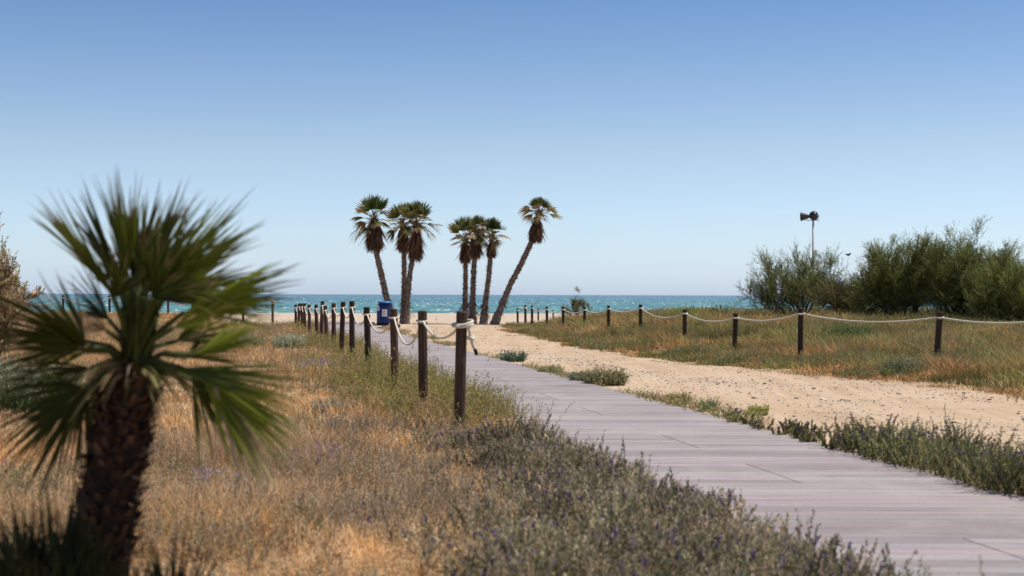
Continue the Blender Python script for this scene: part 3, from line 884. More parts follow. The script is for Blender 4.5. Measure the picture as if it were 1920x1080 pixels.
def on_ground(px, Y):
    x = P(px, 600, Y).x
    return (x, Y, float(height(x, Y)))
TG = "dark tamarisk shrubs behind the right fence"
tamarisk("tamarisk_shrub", "leftmost open tamarisk shrub with bare limbs, in front of the floodlight pole", "shrub", on_ground(1500, 50), 2.2, 1.7, 21, 11, 8, 8, group=TG,
         extra=[(-1.75, 0, .95), (-1.5, .2, .75), (-1.3, -.2, 1.7), (1.2, 0, 2.0)])
tamarisk("tamarisk_shrub", "tall dense tamarisk shrub second from the left, peaking right of the perched bird", "shrub", on_ground(1692, 46), 2.5, 1.3, 22, 17, 10, 10, group=TG, extra=[(-1.4, 0, .7), (-1.3, 0, 1.1), (.9, .1, 1.2), (1.3, 0, 2.2), (-.5, 0, 2.4), (1.0, 0, 1.9)])
tamarisk("tamarisk_shrub", "highest and darkest tamarisk shrub, with wispy twigs rising at its top right", "shrub", on_ground(1806, 45), 2.45, 1.6, 23, 18, 10, 10, group=TG, extra=[(.4, 0, 2.6), (-.9, 0, 1.2), (.9, 0, .8), (-1.2, 0, 2.1), (1.3, 0, 2.1), (1.5, 0, 1.5)])
tamarisk("tamarisk_shrub", "lower tamarisk shrub at the right edge of the view", "shrub", on_ground(1905, 43), 1.85, 1.5, 24, 15, 9, 10, group=TG, extra=[(-1, 0, .6)])
tamarisk("tamarisk_shrub", "low brownish tamarisk filling the gap under the bare twigs, between the two taller shrubs", "shrub", on_ground(1592, 48), 1.4, 1.15, 25, 11, 7, 9, group=TG, col=(.09, .085, .035))
tamarisk("tamarisk_sapling", "small spindly tamarisk sapling behind the far end of the right fence", "shrub", on_ground(1084, 70), 1.0, .42, 26, 5, 4, 5, col=(.17, .17, .07), spray_len=.28, needle=(.07, .013), extra=[(-.7, 0, .5), (.6, 0, .35), (.05, 0, 1.4)])
tamarisk("tamarisk_tree", "pale pinkish flowering tamarisk at the left edge, behind the fan palm", "tree", on_ground(-66, 27), 2.6, 1.1, 27, 13, 11, 13, col=(.42, .39, .20), tip=(.80, .60, .46), spray_len=.34, needle=(.06, .024), dense=44)

# bare twig with the bird on it
def make_bird():
    Y = 48.5; q = P(1591, 479, Y); b = on_ground(1583, Y)
    nb = NB(); tube(nb, [b, (b[0] + .05, Y, .9), (q.x - .12, Y, 1.9), (q.x, Y, q.z)], [.010, .008, .006, .004], 5, (.16, .13, .11))
    for dx, dz, h0 in ((-.18, .35, 1.6), (.16, .3, 1.75), (-.1, .3, 2.1), (.1, .22, 2.3)):
        tube(nb, [(q.x - .07, Y, h0), (q.x - .07 + dx, Y + .05, h0 + dz)], [.005, .003], 4, (.10, .075, .06))
    tag(single("bare_branch", nb, M_BARK, loc=(b[0], b[1], b[2])), "thin bare branch in the gap between shrubs, holding up the small bird", "branch")
    me = bpy.data.meshes.new("bird")
    ob = bpy.data.objects.new("small_bird", me); COL.objects.link(ob); ob.location = q
    # spine: tail -> rump -> belly -> breast -> neck -> head -> beak, facing right
    sk = [(-.125, 0, .055, .010), (-.075, 0, .035, .016), (-.035, 0, .022, .028), (.01, 0, .022, .036), (.04, 0, .038, .030), (.055, 0, .062, .020), (.062, 0, .080, .020), (.088, 0, .082, .005)]
    nb2 = NB(); pts = np.array([s[:3] for s in sk]); rr = np.array([s[3] for s in sk])
    t = np.linspace(0, 7, 29); pp = np.stack([np.interp(t, range(8), pts[:, k]) for k in range(3)], -1); r2 = np.interp(t, range(8), rr)
    pp = np.concatenate([pp, pp[-1:] + [[.004, 0, 0]]]); r2 = np.concatenate([r2, [.001]]); r2[0] = .004
    tube(nb2, pp, r2, 10, (.035, .028, .022))
    me2 = nb2.mesh("small_bird", (0, 0, 0), True); me2.materials.append(M_BARK); ob.data = me2
    tag(ob, "small dark bird perched on a thin branch between the tamarisk shrubs", "bird")
    for s in (-1, 1):
        w_ = NB(); diamonds(w_, np.array([[.02, s * .034, .035]]), norm(np.array([[-1, 0, .12]])), np.array([.12]), np.array([.035]), np.array([[.05, .04, .03]]))
        box(w_, (-.02, s * .033, .036), (.045, .004, .012), (.05, .04, .03))
        me = w_.mesh("wing"); me.materials.append(M_BARK); o = bpy.data.objects.new("wing", me); COL.objects.link(o); o.parent = ob
    lg = NB()
    for s in (-1, 1): tube(lg, [(.01, s * .012, -.002), (.012, s * .012, .015)], .003, 4, (.05, .04, .03))
    me = lg.mesh("legs"); me.materials.append(M_BARK); o = bpy.data.objects.new("legs", me); COL.objects.link(o); o.parent = ob
make_bird()

# ------------------------------------------------------------------ seated beachgoer, far left
def make_person():
    Y = 112.0; x = P(244, 570, Y).x; z = float(height(x, Y))
    def skin(name, verts, edges, radii, mat, parent=None, root=0):
        me = bpy.data.meshes.new(name); me.from_pydata(verts, edges, []); me.materials.append(mat)
        o = bpy.data.objects.new(name, me); COL.objects.link(o)
        m = o.modifiers.new("skin", 'SKIN'); 
        sv = me.skin_vertices[0].data if me.skin_vertices else None
        if sv is None:
            bpy.context.view_layer.objects.active = o
            o.select_set(True); bpy.ops.mesh.customdata_skin_add(); sv = me.skin_vertices[0].data
        for i, rr in enumerate(radii): sv[i].radius = (rr, rr)
        sv[root].use_root = True
        o.modifiers.new("sub", 'SUBSURF').render_levels = 1
        if parent: o.parent = parent
        return o
    ms, _, b, _ = new_mat("skin"); b.inputs["Base Color"].default_value = (.42, .25, .17, 1); b.inputs["Roughness"].default_value = .6
    mc, _, b, _ = new_mat("pale_shirt"); b.inputs["Base Color"].default_value = (.62, .64, .68, 1); b.inputs["Roughness"].default_value = .9
    mh, _, b, _ = new_mat("dark_hair"); b.inputs["Base Color"].default_value = (.02, .014, .01, 1); b.inputs["Roughness"].default_value = .7
    # seated, knees up, facing left along the beach
    v = [(0, 0, .10), (.02, 0, .30), (.03, 0, .50), (.02, 0, .58), (0, 0, .68), (-.01, 0, .76),
         (-.02, -.09, .11), (-.40, -.10, .42), (-.62, -.10, .06), (-.76, -.10, .04), (-.02, .09, .11), (-.38, .10, .44), (-.60, .10, .06), (-.74, .10, .04),
         (.03, -.17, .50), (-.05, -.20, .27), (-.28, -.14, .30), (-.36, -.12, .30), (.03, .17, .50), (-.05, .20, .27), (-.28, .14, .32), (-.36, .12, .32)]
    e = [(0, 1), (1, 2), (2, 3), (3, 4), (4, 5), (0, 6), (6, 7), (7, 8), (8, 9), (0, 10), (10, 11), (11, 12), (12, 13), (2, 14), (14, 15), (15, 16), (16, 17), (2, 18), (18, 19), (19, 20), (20, 21)]
    rd = [.12, .12, .11, .05, .085, .075, .085, .06, .045, .035, .085, .06, .045, .035, .055, .042, .034, .028, .055, .042, .034, .028]
    body = skin("person", v, e, rd, ms)
    body.location = (x, Y, z)
    tag(body, "person in a pale shirt seated on the far beach behind the fan palm", "person")
    skin("shirt", [(0, 0, .14), (.02, 0, .30), (.03, 0, .51), (.03, -.17, .505), (-.03, -.195, .34), (.03, .17, .505), (-.03, .195, .34)], [(0, 1), (1, 2), (2, 3), (3, 4), (2, 5), (5, 6)], [.14, .14, .125, .07, .058, .07, .058], mc, body)
    skin("hair", [(.03, 0, .68), (.025, 0, .74), (.0, 0, .785)], [(0, 1), (1, 2)], [.08, .088, .07], mh, body)
make_person()

# ------------------------------------------------------------------ ground cover
rng = np.random.default_rng(101)
xr_l = lambda y: (-.37 * y - 3.0, float(path_left(0)) + 1.0)
xr_r = lambda y: (-1.5, .37 * y + 3.0)

def left_keep(X, Y):
    return veg_mask(X, Y) * (X < path_left(Y) + .1) * (Y > 2.5)

def base_of(X, Y): return np.stack([X, Y, height(X, Y) - .01], -1)

def pal(N, cols, wts):
    i = rng.choice(len(cols), N, p=np.array(wts) / sum(wts)); return np.array(cols)[i] * rng.uniform(.75, 1.25, (N, 1))

# dry grass, left field
nb = NB()
X, Y = scatter([(3, 8, 260), (8, 13, 200), (13, 20, 105), (20, 32, 55), (32, 50, 30), (50, 72, 20)], xr_l,
               lambda X, Y: left_keep(X, Y) * (.22 + .78 * sst(.34, .58, vnoise(X, Y, 1.1, 1) * .6 + vnoise(X, Y, .38, 0) * .4)))
K = 9; N = len(X)
Xb = np.repeat(X, K) + rng.normal(0, .04 + .0012 * np.repeat(Y, K)); Yb = np.repeat(Y, K) + rng.normal(0, .05, N * K)
hN = vnoise(X, Y, 1.7, 2); ln = np.repeat(.07 + .20 * hN ** 1.5, K) * rng.uniform(.35, 1.3, N * K)
tallzone = sst(.9, .2, np.hypot((X + 1.9) / 1.6, (Y - 11.8) / 1.6)); ln += np.repeat(tallzone * .16, K) * rng.uniform(.3, 1.2, N * K)
d = up_dirs(N * K, .42)
patch = vnoise(X, Y, 2.3, 3)
cA = pal(N, [(.82, .44, .17), (.86, .57, .28), (.62, .33, .13), (.88, .68, .42)], [4, 3, 2.5, 2])
cB = pal(N, [(.56, .36, .20), (.64, .44, .26), (.42, .27, .16), (.78, .50, .26)], [3, 3, 2, 2])
c = np.where(((patch + rng.normal(0, .07, N)) > .60)[:, None], cB, cA) * (.55 + .8 * vnoise(X, Y, .5, 2))[:, None]
farm = sst(22, 42, Y)[:, None]
c = c * (1 - farm) + pal(N, [(.66, .36, .16), (.54, .32, .16), (.42, .32, .12), (.72, .47, .26)], [3, 3, 2, 1]) * farm
c = np.repeat(c, K, 0) * rng.uniform(.7, 1.3, (N * K, 1))
blades(nb, base_of(Xb, Yb), ln, d, rng.normal(0, .22, (N * K, 3)) * [1, 1, .3] - [0, 0, .08], np.maximum(.0034, np.repeat(Y, K) * .00042), c)
# fallen straw
X, Y = scatter([(3, 8, 1500), (8, 14, 800), (14, 26, 200)], xr_l, left_keep); N = len(X)
p = base_of(X, Y); p[:, 2] += .015 + .03 * rng.random(N)
d = rng.normal(size=(N, 3)) * [1, 1, .22]
blades(nb, p, rng.uniform(.04, .14, N), norm(d), rng.normal(0, .15, (N, 3)) * [1, 1, .2], np.maximum(.003, Y * .00035), pal(N, [(.60, .43, .24), (.46, .29, .13), (.26, .17, .10), (.70, .57, .38)], [3, 3, 3, 1]))
o = single("dry_grass", nb, M_GRASS); tag(o, "dry orange and straw coloured grass covering the left field", "grass", kind="stuff")

# small grey-green herbs scattered through the left field
nb = NB()
X, Y = scatter([(3, 8, 100), (8, 14, 75), (14, 22, 24), (22, 36, 20), (36, 68, 14)], xr_l,
               lambda X, Y: left_keep(X, Y) * sst(.46, .60, vnoise(X, Y, 1.3, 0) * .65 + vnoise(X, Y, .45, 2) * .35))
N = len(X); K = 5
Xb = np.repeat(X, K) + rng.normal(0, .05, N * K); Yb = np.repeat(Y, K) + rng.normal(0, .05, N * K)
Yr = np.repeat(Y, K); sc = 1 + Yr * .02
c = np.repeat(pal(N, [(.30, .26, .14), (.38, .30, .19), (.24, .26, .09), (.40, .30, .21), (.46, .31, .15)], [3, 3, 1.2, 2.5, 2]), K, 0)
ln = rng.uniform(.06, .22, N * K) * (1 + .4 * sst(14, 30, Yr))
sprigs(nb, base_of(Xb, Yb), ln, up_dirs(N * K, .4), rng.normal(0, .2, (N * K, 3)) * [1, 1, .3], 11, .022 * sc, .0065 * sc, c, (.20, .15, .10),
       flower=(.36, .24, .42), fl_frac=.08, fl_size=.006 * sc, fl_p=.012)
o = single("low_herbs", nb, M_HERB); tag(o, "grey and brown low herbs mixed through the dry left field", "herbs", kind="stuff")

# yellow-green herbs round the boardwalk posts
nb = NB()
def post_zone(X, Y):
    u = path_left(Y) - X
    return (u > -.18) * (1 - sst(.5, 1.7, u + (vnoise(X, Y, 1.0, 2) - .5) * 1.8)) * sst(13.5, 17, Y) * (1 - .55 * sst(30, 45, Y)) * (Y < 62) * (.12 + .88 * sst(.4, .58, vnoise(X, Y, .7, 3)))
X, Y = scatter([(12, 18, 130), (18, 26, 80), (26, 40, 40), (40, 62, 20)], lambda y: (-13, 1.2), post_zone)
N = len(X); K = 4; Xb = np.repeat(X, K) + rng.normal(0, .05, N * K); Yb = np.repeat(Y, K) + rng.normal(0, .05, N * K); Yr = np.repeat(Y, K); sc = 1 + Yr * .015
c = np.repeat(pal(N, [(.34, .30, .08), (.24, .24, .07), (.42, .34, .12), (.20, .20, .09), (.46, .30, .14)], [3, 3, 2, 2, 2]), K, 0)
sprigs(nb, base_of(Xb, Yb), rng.uniform(.14, .42, N * K), up_dirs(N * K, .35), rng.normal(0, .15, (N * K, 3)) * [1, 1, .3], 14, .026 * sc, .008 * sc, c, (.24, .2, .1), flower=(.42, .36, .10), fl_size=.007 * sc, fl_frac=.1, fl_p=.2)
o = single("green_herbs", nb, M_HERB); tag(o, "yellow-green leafy herbs growing round the boardwalk fence posts", "herbs", kind="stuff")

# purple flowering scrub, foreground and right strip
def viper(name, label, X, Y, lmin, lmax, K, bias=(0, 0), fl_p=.55, leafc=((.31, .28, .16), (.42, .35, .23), (.20, .19, .11), (.48, .36, .24)), hmul=None, fl_col=(.17, .12, .30), nleaf=44, wts=(3, 3, 2, 1.5), lf=(.024, .0088)):
    nb = NB(); N = len(X)
    Xb = np.repeat(X, K) + rng.normal(0, .035, N * K); Yb = np.repeat(Y, K) + rng.normal(0, .035, N * K)
    Yr = np.repeat(Y, K); sc = np.maximum(1, Yr / 11)
    ln = rng.uniform(lmin, lmax, N * K)
    if hmul is not None: ln *= np.repeat(hmul, K)
    c = np.repeat(pal(N, leafc, wts) * (.55 + .9 * vnoise(X, Y, .33, 3))[:, None], K, 0) * rng.uniform(.8, 1.2, (N * K, 1))
    d = up_dirs(N * K, .38, bias)
    bend = norm(rng.normal(size=(N * K, 3)) * [1, 1, .1]) * rng.uniform(-.1, .35, (N * K, 1)) + [0, 0, .04]
    ln = ln * (1 + .45 * (rng.random(N * K) < .07))
    sprigs(nb, base_of(Xb, Yb), ln, d, bend, nleaf, lf[0] * sc, lf[1] * sc, c, (.30, .26, .17), flower=fl_col, fl_frac=.14, fl_size=.012 * sc, fl_p=fl_p, spread=.5, t0=.25)
    o = single(name, nb, M_HERB); tag(o, label, "flowering scrub", kind="stuff"); return o

def over(Y): return np.interp(Y, [4, 6, 7, 8.3, 9.5, 14], [.20, .22, .24, .24, .12, .05])
def fg(X, Y):
    u = path_left(Y) + over(Y) - .16 - X
    wob = (vnoise(X + .4 * Y, Y - .3 * X, .6, 1) - .5) * 1.1 + (vnoise(X - .5 * Y, Y + .4 * X, .22, 0) - .5) * .6
    inner = np.interp(Y, [5, 7, 8.6, 9.8, 12], [1.5, 1.25, .8, .45, .3])
    return (u > 0) * (1 - sst(inner - .4, inner + .8, u + wob))
X, Y = scatter([(4.6, 13.2, 95)], lambda y: (-2.2, 3.2), fg)
hm = .75 + .55 * vnoise(X, Y, .55, 2) - .25 * sst(9, 12, Y)
viper("purple_flowering_scrub", "dense grey-green scrub with purple flower tips in the right foreground", X, Y, .11, .27, 8, hmul=hm, fl_p=.13)
def grey(X, Y):
    u = path_left(Y) + .1 - X
    return (u > 0) * (1 - sst(2.0, 4.6, u + (vnoise(X, Y, 1.0, 0) - .5) * 3)) * (.22 + .78 * sst(.38, .56, vnoise(X + .3 * Y, Y - .4 * X, .75, 3) * .6 + vnoise(X - .5 * Y, Y + .3 * X, .3, 1) * .4)) * (1 - fg(X, Y) * .7)
X, Y = scatter([(4.5, 14.5, 66)], lambda y: (-5, 2.2), grey)
viper("dry_grey_scrub", "faded grey-brown scrub between the purple flowers and the nearest post", X, Y, .08, .23, 7, fl_p=.004,
      leafc=((.40, .31, .22), (.48, .37, .26), (.24, .21, .14), (.30, .25, .18), (.56, .34, .14)), wts=(3, 3, 2, 2, 1), nleaf=20, lf=(.017, .006))
def strip(X, Y):
    u = X - path_right(Y)
    wmax = np.interp(Y, [5, 9, 11.5, 13, 14.5, 16], [.95, .8, .65, .4, .22, .12]); return (u > -.04 - .06 * vnoise(X, Y, .3, 1)) * (1 - .8 * sst(12.6, 13.6, Y + vnoise(X, Y, .4, 0) - .5)) * (u < wmax + (vnoise(X, Y, .6, 2) - .5) * .35)
X, Y = scatter([(6, 16, 95)], lambda y: (1.8, 5.6), strip)
hm = (1.0 - .5 * sst(12.0, 14.0, Y)) * (.7 + .6 * vnoise(X, Y, .5, 1))
viper("purple_flowering_strip", "strip of dark green scrub with purple flowers along the boardwalk's right edge", X, Y, .12, .34, 7, bias=(.05, 0), hmul=hm, fl_p=.25,
      leafc=((.20, .21, .08), (.28, .27, .12), (.14, .145, .06), (.40, .33, .15)))

# weeds along the far right edge of the boardwalk
nb = NB()
def edge_w(X, Y):
    u = X - path_right(Y)
    return (u > -.06) * (u < .10 + .5 * sst(.42, .75, vnoise(X * 0, Y, 1.9, 1))) * sst(.32, .55, vnoise(X, Y, 1.3, 2) * .5 + vnoise(X * 0, Y, 3.0, 0) * .5 + .05)
X, Y = scatter([(13.5, 24, 160), (24, 34, 90), (34, 58, 45)], lambda y: (-5.5, 3.6), edge_w)
N = len(X); K = 4; Yr = np.repeat(Y, K); sc = 1 + Yr * .02
c = np.repeat(pal(N, [(.36, .34, .15), (.26, .28, .12), (.48, .38, .20), (.52, .34, .18)], [3, 2, 2, 2]), K, 0)
sprigs(nb, base_of(np.repeat(X, K) + rng.normal(0, .04, N * K), np.repeat(Y, K) + rng.normal(0, .04, N * K)), rng.uniform(.04, .15, N * K), up_dirs(N * K, .7), rng.normal(0, .2, (N * K, 3)) * [1, 1, .3], 9, .024 * sc, .008 * sc, c, (.24, .2, .12), flower=(.5, .42, .12), fl_size=.007, fl_p=.04)
o = single("edge_weeds", nb, M_HERB); tag(o, "low sparse weeds lining the boardwalk's far right edge by the sand", "weeds", kind="stuff")

# grass on the right dune
nb = NB()
X, Y = scatter([(17, 24, 90), (24, 31, 66), (31, 42, 42), (42, 58, 26), (58, 86, 13)], xr_r, lambda X, Y: veg_mask(X, Y) * (X > lane_edge(Y) - .5) * (.35 + .65 * sst(.2, .5, vnoise(X, Y, 1.4, 1))))
N = len(X); K = 13
edge = sst(0, 2.6, X - lane_edge(Y)); tall = (.07 + .36 * edge * (.25 + .7 * vnoise(X, Y, 2.6, 2) + .55 * vnoise(X, Y, .7, 0))) * (1 - .45 * sst(58, 70, Y))
ln = np.repeat(tall, K) * rng.uniform(.45, 1.25, N * K)
pt = vnoise(X, Y, 2.0, 3) * .6 + vnoise(X, Y, .8, 0) * .4
g1 = pal(N, [(.34, .32, .09), (.42, .36, .13), (.24, .25, .07), (.54, .42, .19)], [3, 3, 2, 2])
g2 = pal(N, [(.64, .31, .12), (.54, .32, .13), (.70, .42, .20), (.40, .30, .12)], [3, 2, 2, 2])
f = sst(.54, .64, pt + .12 * (1 - edge))[:, None]
g1 = g1 * (1 - .5 * sst(.5, .68, vnoise(X, Y, 1.15, 2)))[:, None] * (.85 + .35 * vnoise(X, Y, .45, 1))[:, None]
g2 = g2 * (.65 + .6 * vnoise(X, Y, .6, 1))[:, None]
g1 = g1 * (1 - f) + g2 * f; g1 = g1 * rng.choice([.45, .75, 1.0, 1.35], (N, 1), p=[.3, .3, .25, .15])
c = np.repeat(g1, K, 0) * rng.uniform(.65, 1.35, (N * K, 1))
tipc = c * .75 + np.array([.42, .34, .20]) * .25
Xb = np.repeat(X, K) + rng.normal(0, .07, N * K); Yb = np.repeat(Y, K) + rng.normal(0, .08, N * K)
blades(nb, base_of(Xb, Yb), ln, up_dirs(N * K, .36, (-.06, 0)), rng.normal(0, .34, (N * K, 3)) * [1, 1, .2] + [-.08, 0, -.12], np.maximum(.007, np.repeat(Y, K) * .00038), c, tipc)
o = single("dune_grass", nb, M_GRASS); tag(o, "olive and rusty dune grass behind the right rope fence", "grass", kind="stuff")

nb = NB()
X, Y = scatter([(17, 30, 46), (30, 45, 24), (45, 70, 10)], xr_r, lambda X, Y: veg_mask(X, Y) * (X > lane_edge(Y) - .3) * sst(.4, .62, vnoise(X, Y, 1.5, 2)))
N = len(X); K = 7; Yr = np.repeat(Y, K); sc = 1 + Yr * .018
ed = np.repeat(sst(0, 2.5, X - lane_edge(Y)), K)
c = np.repeat(pal(N, [(.15, .19, .06), (.26, .26, .07), (.24, .25, .14), (.36, .27, .17), (.40, .22, .09)], [3, 2, 2, 2, 2]), K, 0)
sprigs(nb, base_of(np.repeat(X, K) + rng.normal(0, .1, N * K), np.repeat(Y, K) + rng.normal(0, .1, N * K)), rng.uniform(.08, .2, N * K) + ed * np.repeat(vnoise(X, Y, .9, 1), K) * rng.uniform(0, .42, N * K), up_dirs(N * K, .45), rng.normal(0, .15, (N * K, 3)) * [1, 1, .3], 13, .026 * sc, .009 * sc, c, (.2, .16, .1), flower=(.45, .40, .18), fl_size=.008 * sc, fl_p=.08)
o = single("dune_herbs", nb, M_HERB); tag(o, "mixed green and russet herbs among the right dune grass", "herbs", kind="stuff")

# pebbles and shell bits in the lane
def make_pebbles():
    def keep(X, Y):
        u = X - path_right(Y); e = lane_edge(Y) - path_right(Y)
        t = u / np.maximum(e, .5)
        band = np.exp(-((t - .42) / .13) ** 2) * 1.0 + np.exp(-((t - .93) / .07) ** 2) * .7 + .22
        return (u > .15) * (t < 1.05) * band * (.25 + .75 * sst(.35, .65, vnoise(X, Y, 1.2, 2))) * (Y < 62)
    X, Y = scatter([(8, 16, 190), (16, 24, 200), (24, 36, 110), (36, 62, 24)], lambda y: (-6, 10), keep)
    N = len(X); r = rng.gamma(1.3, .0042, N) + .0035; r *= .9 + Y * .009
    oc = np.array([[0, 0, 1], [1, 0, 0], [0, 1, 0], [-1, 0, 0], [0, -1, 0], [0, 0, -1]], float)
    # quad-only pebble: squashed cube with jitter
    cb = np.array([[-1, -1, -.6], [1, -1, -.6], [1, 1, -.6], [-1, 1, -.6], [-.7, -.6, .7], [.6, -.7, .7], [.7, .65, .7], [-.6, .7, .7]], float)
    V = cb[None] * rng.uniform(.6, 1.35, (N, 8, 1)); V[..., 2] *= rng.uniform(.35, .75, (N, 1))
    an = rng.uniform(0, 6.28, N); ca, sa = np.cos(an)[:, None], np.sin(an)[:, None]
    V = np.stack([V[..., 0] * ca - V[..., 1] * sa, V[..., 0] * sa + V[..., 1] * ca, V[..., 2]], -1) * r[:, None, None]
    V += base_of(X, Y)[:, None] + np.array([0, 0, .012])
    q = np.array([(0, 3, 2, 1), (4, 5, 6, 7), (0, 1, 5, 4), (1, 2, 6, 5), (2, 3, 7, 6), (3, 0, 4, 7)])
    F = (np.arange(N)[:, None, None] * 8 + q[None]).reshape(-1, 4)
    C = pal(N, [(.46, .41, .37), (.34, .29, .26), (.64, .58, .52), (.09, .07, .06), (.40, .30, .22)], [4, 3, 2.5, 2, 2.5])
    nb = NB(); nb.add(V.reshape(-1, 3), F, np.repeat(C[:, None], 8, 1).reshape(-1, 3))
    tag(single("pebbles", nb, M_STONE), "small grey pebbles and shell bits strewn over the sandy lane", "pebbles", kind="stuff")
make_pebbles()

# ------------------------------------------------------------------ single plants one can point to
def bush(name, label, cat, px, py, w_px, h_px, stems, leafc, leaf=(.03, .010), nleaf=16, flower=None, fl_p=.3, fls=.012, seed=0, lean=.5, Y=None, wts=None, fl_frac=.15, group=None, spread=.8):
    global rng
    rng = np.random.default_rng(seed)
    g = G(px, py); Yd = Y or g.y; x = P(px, py, Yd).x; s = Yd / F_PX
    R = w_px * s / 2; H = h_px * s
    a = rng.uniform(0, 6.283, stems); q = np.sqrt(rng.random(stems)) * R * .75
    X = x + q * np.cos(a); Yy = Yd + q * np.sin(a) * .8
    b = base_of(X, Yy)
    o = np.stack([np.cos(a), np.sin(a), np.zeros(stems)], -1) * (q / max(R, .01))[:, None]
    d = norm(o * lean + rng.normal(0, .2, (stems, 3)) + [0, 0, 1.0])
    ln = H * rng.uniform(.6, 1.1, stems) * (1 - .35 * (q / R) ** 2)
    nb = NB(); c = pal(stems, leafc, wts or [1] * len(leafc)) * 1.6
    sprigs(nb, b, ln, d, rng.normal(0, .12, (stems, 3)), nleaf, leaf[0], leaf[1], c, np.array(leafc[0]) * .9, flower=flower, fl_p=fl_p, fl_size=fls, fl_frac=fl_frac, spread=spread)
    base = (x, Yd, float(height(x, Yd)))
    ob = single(name, nb, M_HERB, loc=base); tag(ob, label, cat, group); return ob

bush("spiky_plant", "dark blue-green spiky tuft at the boardwalk's right edge, near its middle", "plant", 962, 678, 46, 18, 130, [(.06, .10, .06), (.09, .13, .08)], (.10, .02), 4, seed=31, lean=1.0, spread=.25)
bush("leafy_weed", "large dusty green weed clump spilling from sand onto the boardwalk's right edge", "plant", 1135, 722, 96, 32, 420, [(.16, .16, .07), (.20, .17, .09), (.12, .13, .07), (.28, .22, .13)], (.035, .014), 14, seed=32)
bush("leafy_weed", "grey-green clump on the left of the large dusty weed", "plant", 1092, 716, 60, 20, 240, [(.17, .18, .12), (.13, .14, .09)], (.035, .013), 12, seed=40)
bush("leafy_weed", "low olive weed clump on the boardwalk edge between the spiky tuft and the large weed", "plant", 1032, 700, 58, 16, 200, [(.16, .17, .08), (.25, .21, .1)], (.035, .013), 10, seed=33)
bush("leafy_weed", "small yellow-green weed standing alone on sand right of the boardwalk", "plant", 1421, 779, 40, 20, 90, [(.20, .23, .05), (.26, .25, .07)], (.028, .012), 14, seed=34, lean=.8, flower=(.5, .45, .1), fl_p=.3, fls=.007)
bush("leafy_weed", "upright green weed on the boardwalk edge between the large weed and the lone yellowish one", "plant", 1330, 770, 36, 27, 80, [(.13, .16, .07), (.18, .19, .09)], (.024, .010), 14, seed=35, lean=.8)
bush("leafy_weed", "yellow-flowered weed on the boardwalk edge left of the upright green weed", "plant", 1275, 757, 44, 22, 120, [(.24, .25, .06), (.20, .17, .08)], (.024, .010), 12, seed=36, flower=(.55, .45, .06), fl_p=.3, fls=.008)
bush("leafy_shrub", "bright green leafy plant at the foot of the right fence's far posts", "plant", 1160, 634, 36, 10, 160, [(.09, .19, .05), (.12, .22, .06)], (.07, .04), 8, seed=37)
bush("yellow_shrub", "yellow-green shrub on the dune crest against the sea", "shrub", 1300, 600, 120, 24, 420, [(.18, .22, .05), (.24, .25, .07), (.14, .19, .05)], (.07, .035), 12, seed=38, Y=54, flower=(.5, .48, .14), fl_p=.4, fls=.03)
bush("leafy_shrub", "dark green shrub on the dune crest left of the tamarisks", "shrub", 1358, 600, 60, 30, 160, [(.09, .13, .05), (.12, .15, .06)], (.07, .03), 12, seed=39, Y=52)
bush("leafy_shrub", "dark olive grassy clump behind the right fence's widest gap", "shrub", 1590, 655, 110, 36, 800, [(.08, .105, .035), (.11, .13, .05)], (.05, .016), 14, seed=41, Y=34)
bush("leafy_shrub", "grey-green low bush at the lane edge left of the last right-hand post", "shrub", 1690, 712, 90, 40, 420, [(.13, .145, .08), (.18, .18, .11), (.09, .11, .05)], (.035, .010), 18, seed=42)
bush("white_flowered_bush", "green bush dotted with small pale flowers at the left edge", "shrub", 40, 772, 260, 100, 900, [(.11, .15, .06), (.15, .18, .09), (.09, .13, .05)], (.035, .014), 22, seed=43, flower=(.55, .50, .48), fl_p=.8, fls=.012, fl_frac=.3)
bush("pale_herb", "pale green rounded herb in the dry field left of the far boardwalk posts", "plant", 540, 655, 70, 26, 340, [(.24, .26, .15), (.32, .32, .22)], (.05, .018), 12, seed=44, flower=(.5, .5, .38), fl_p=.6, fls=.02)
bush("pale_herb", "second pale green herb, left of the rounded one and nearer the fan palm", "plant", 470, 652, 60, 22, 260, [(.24, .26, .15), (.30, .29, .19)], (.05, .018), 12, seed=45, flower=(.5, .5, .38), fl_p=.6, fls=.02)
bush("pale_herb", "lone pale herb cushion further down the field, right of the palm crown", "plant", 620, 775, 70, 32, 240, [(.20, .20, .15), (.28, .26, .2)], (.03, .012), 12, seed=46)
bush("mauve_flower_plant", "loose mauve-flowered plant in the orange grass left of the nearest post", "plant", 600, 880, 120, 42, 60, [(.25, .22, .12), (.2, .2, .1)], (.02, .006), 10, seed=47, flower=(.58, .36, .58), fl_p=.75, fls=.014, fl_frac=.05, lean=.7)
bush("mauve_flower_plant", "loose mauve-flowered plant just right of the fan palm trunk", "plant", 400, 930, 120, 46, 40, [(.25, .22, .12), (.2, .2, .1)], (.02, .006), 10, seed=48, flower=(.62, .44, .62), fl_p=.75, fls=.012, fl_frac=.05, lean=.7)
bush("mauve_flower_plant", "mauve-flowered plant low in the far field, left of the boardwalk posts", "plant", 610, 700, 130, 28, 260, [(.25, .2, .16), (.24, .22, .14)], (.025, .008), 10, seed=49, flower=(.42, .32, .48), fl_p=.6, fls=.016, fl_frac=.1, lean=.5)
bush("white_flower_plant", "tiny white-blossomed plant low in the straw, lower middle left", "plant", 482, 975, 40, 24, 9, [(.25, .24, .14)], (.02, .006), 8, seed=53, flower=(.85, .82, .76), fl_p=1, fls=.018, fl_frac=.05, lean=.5)
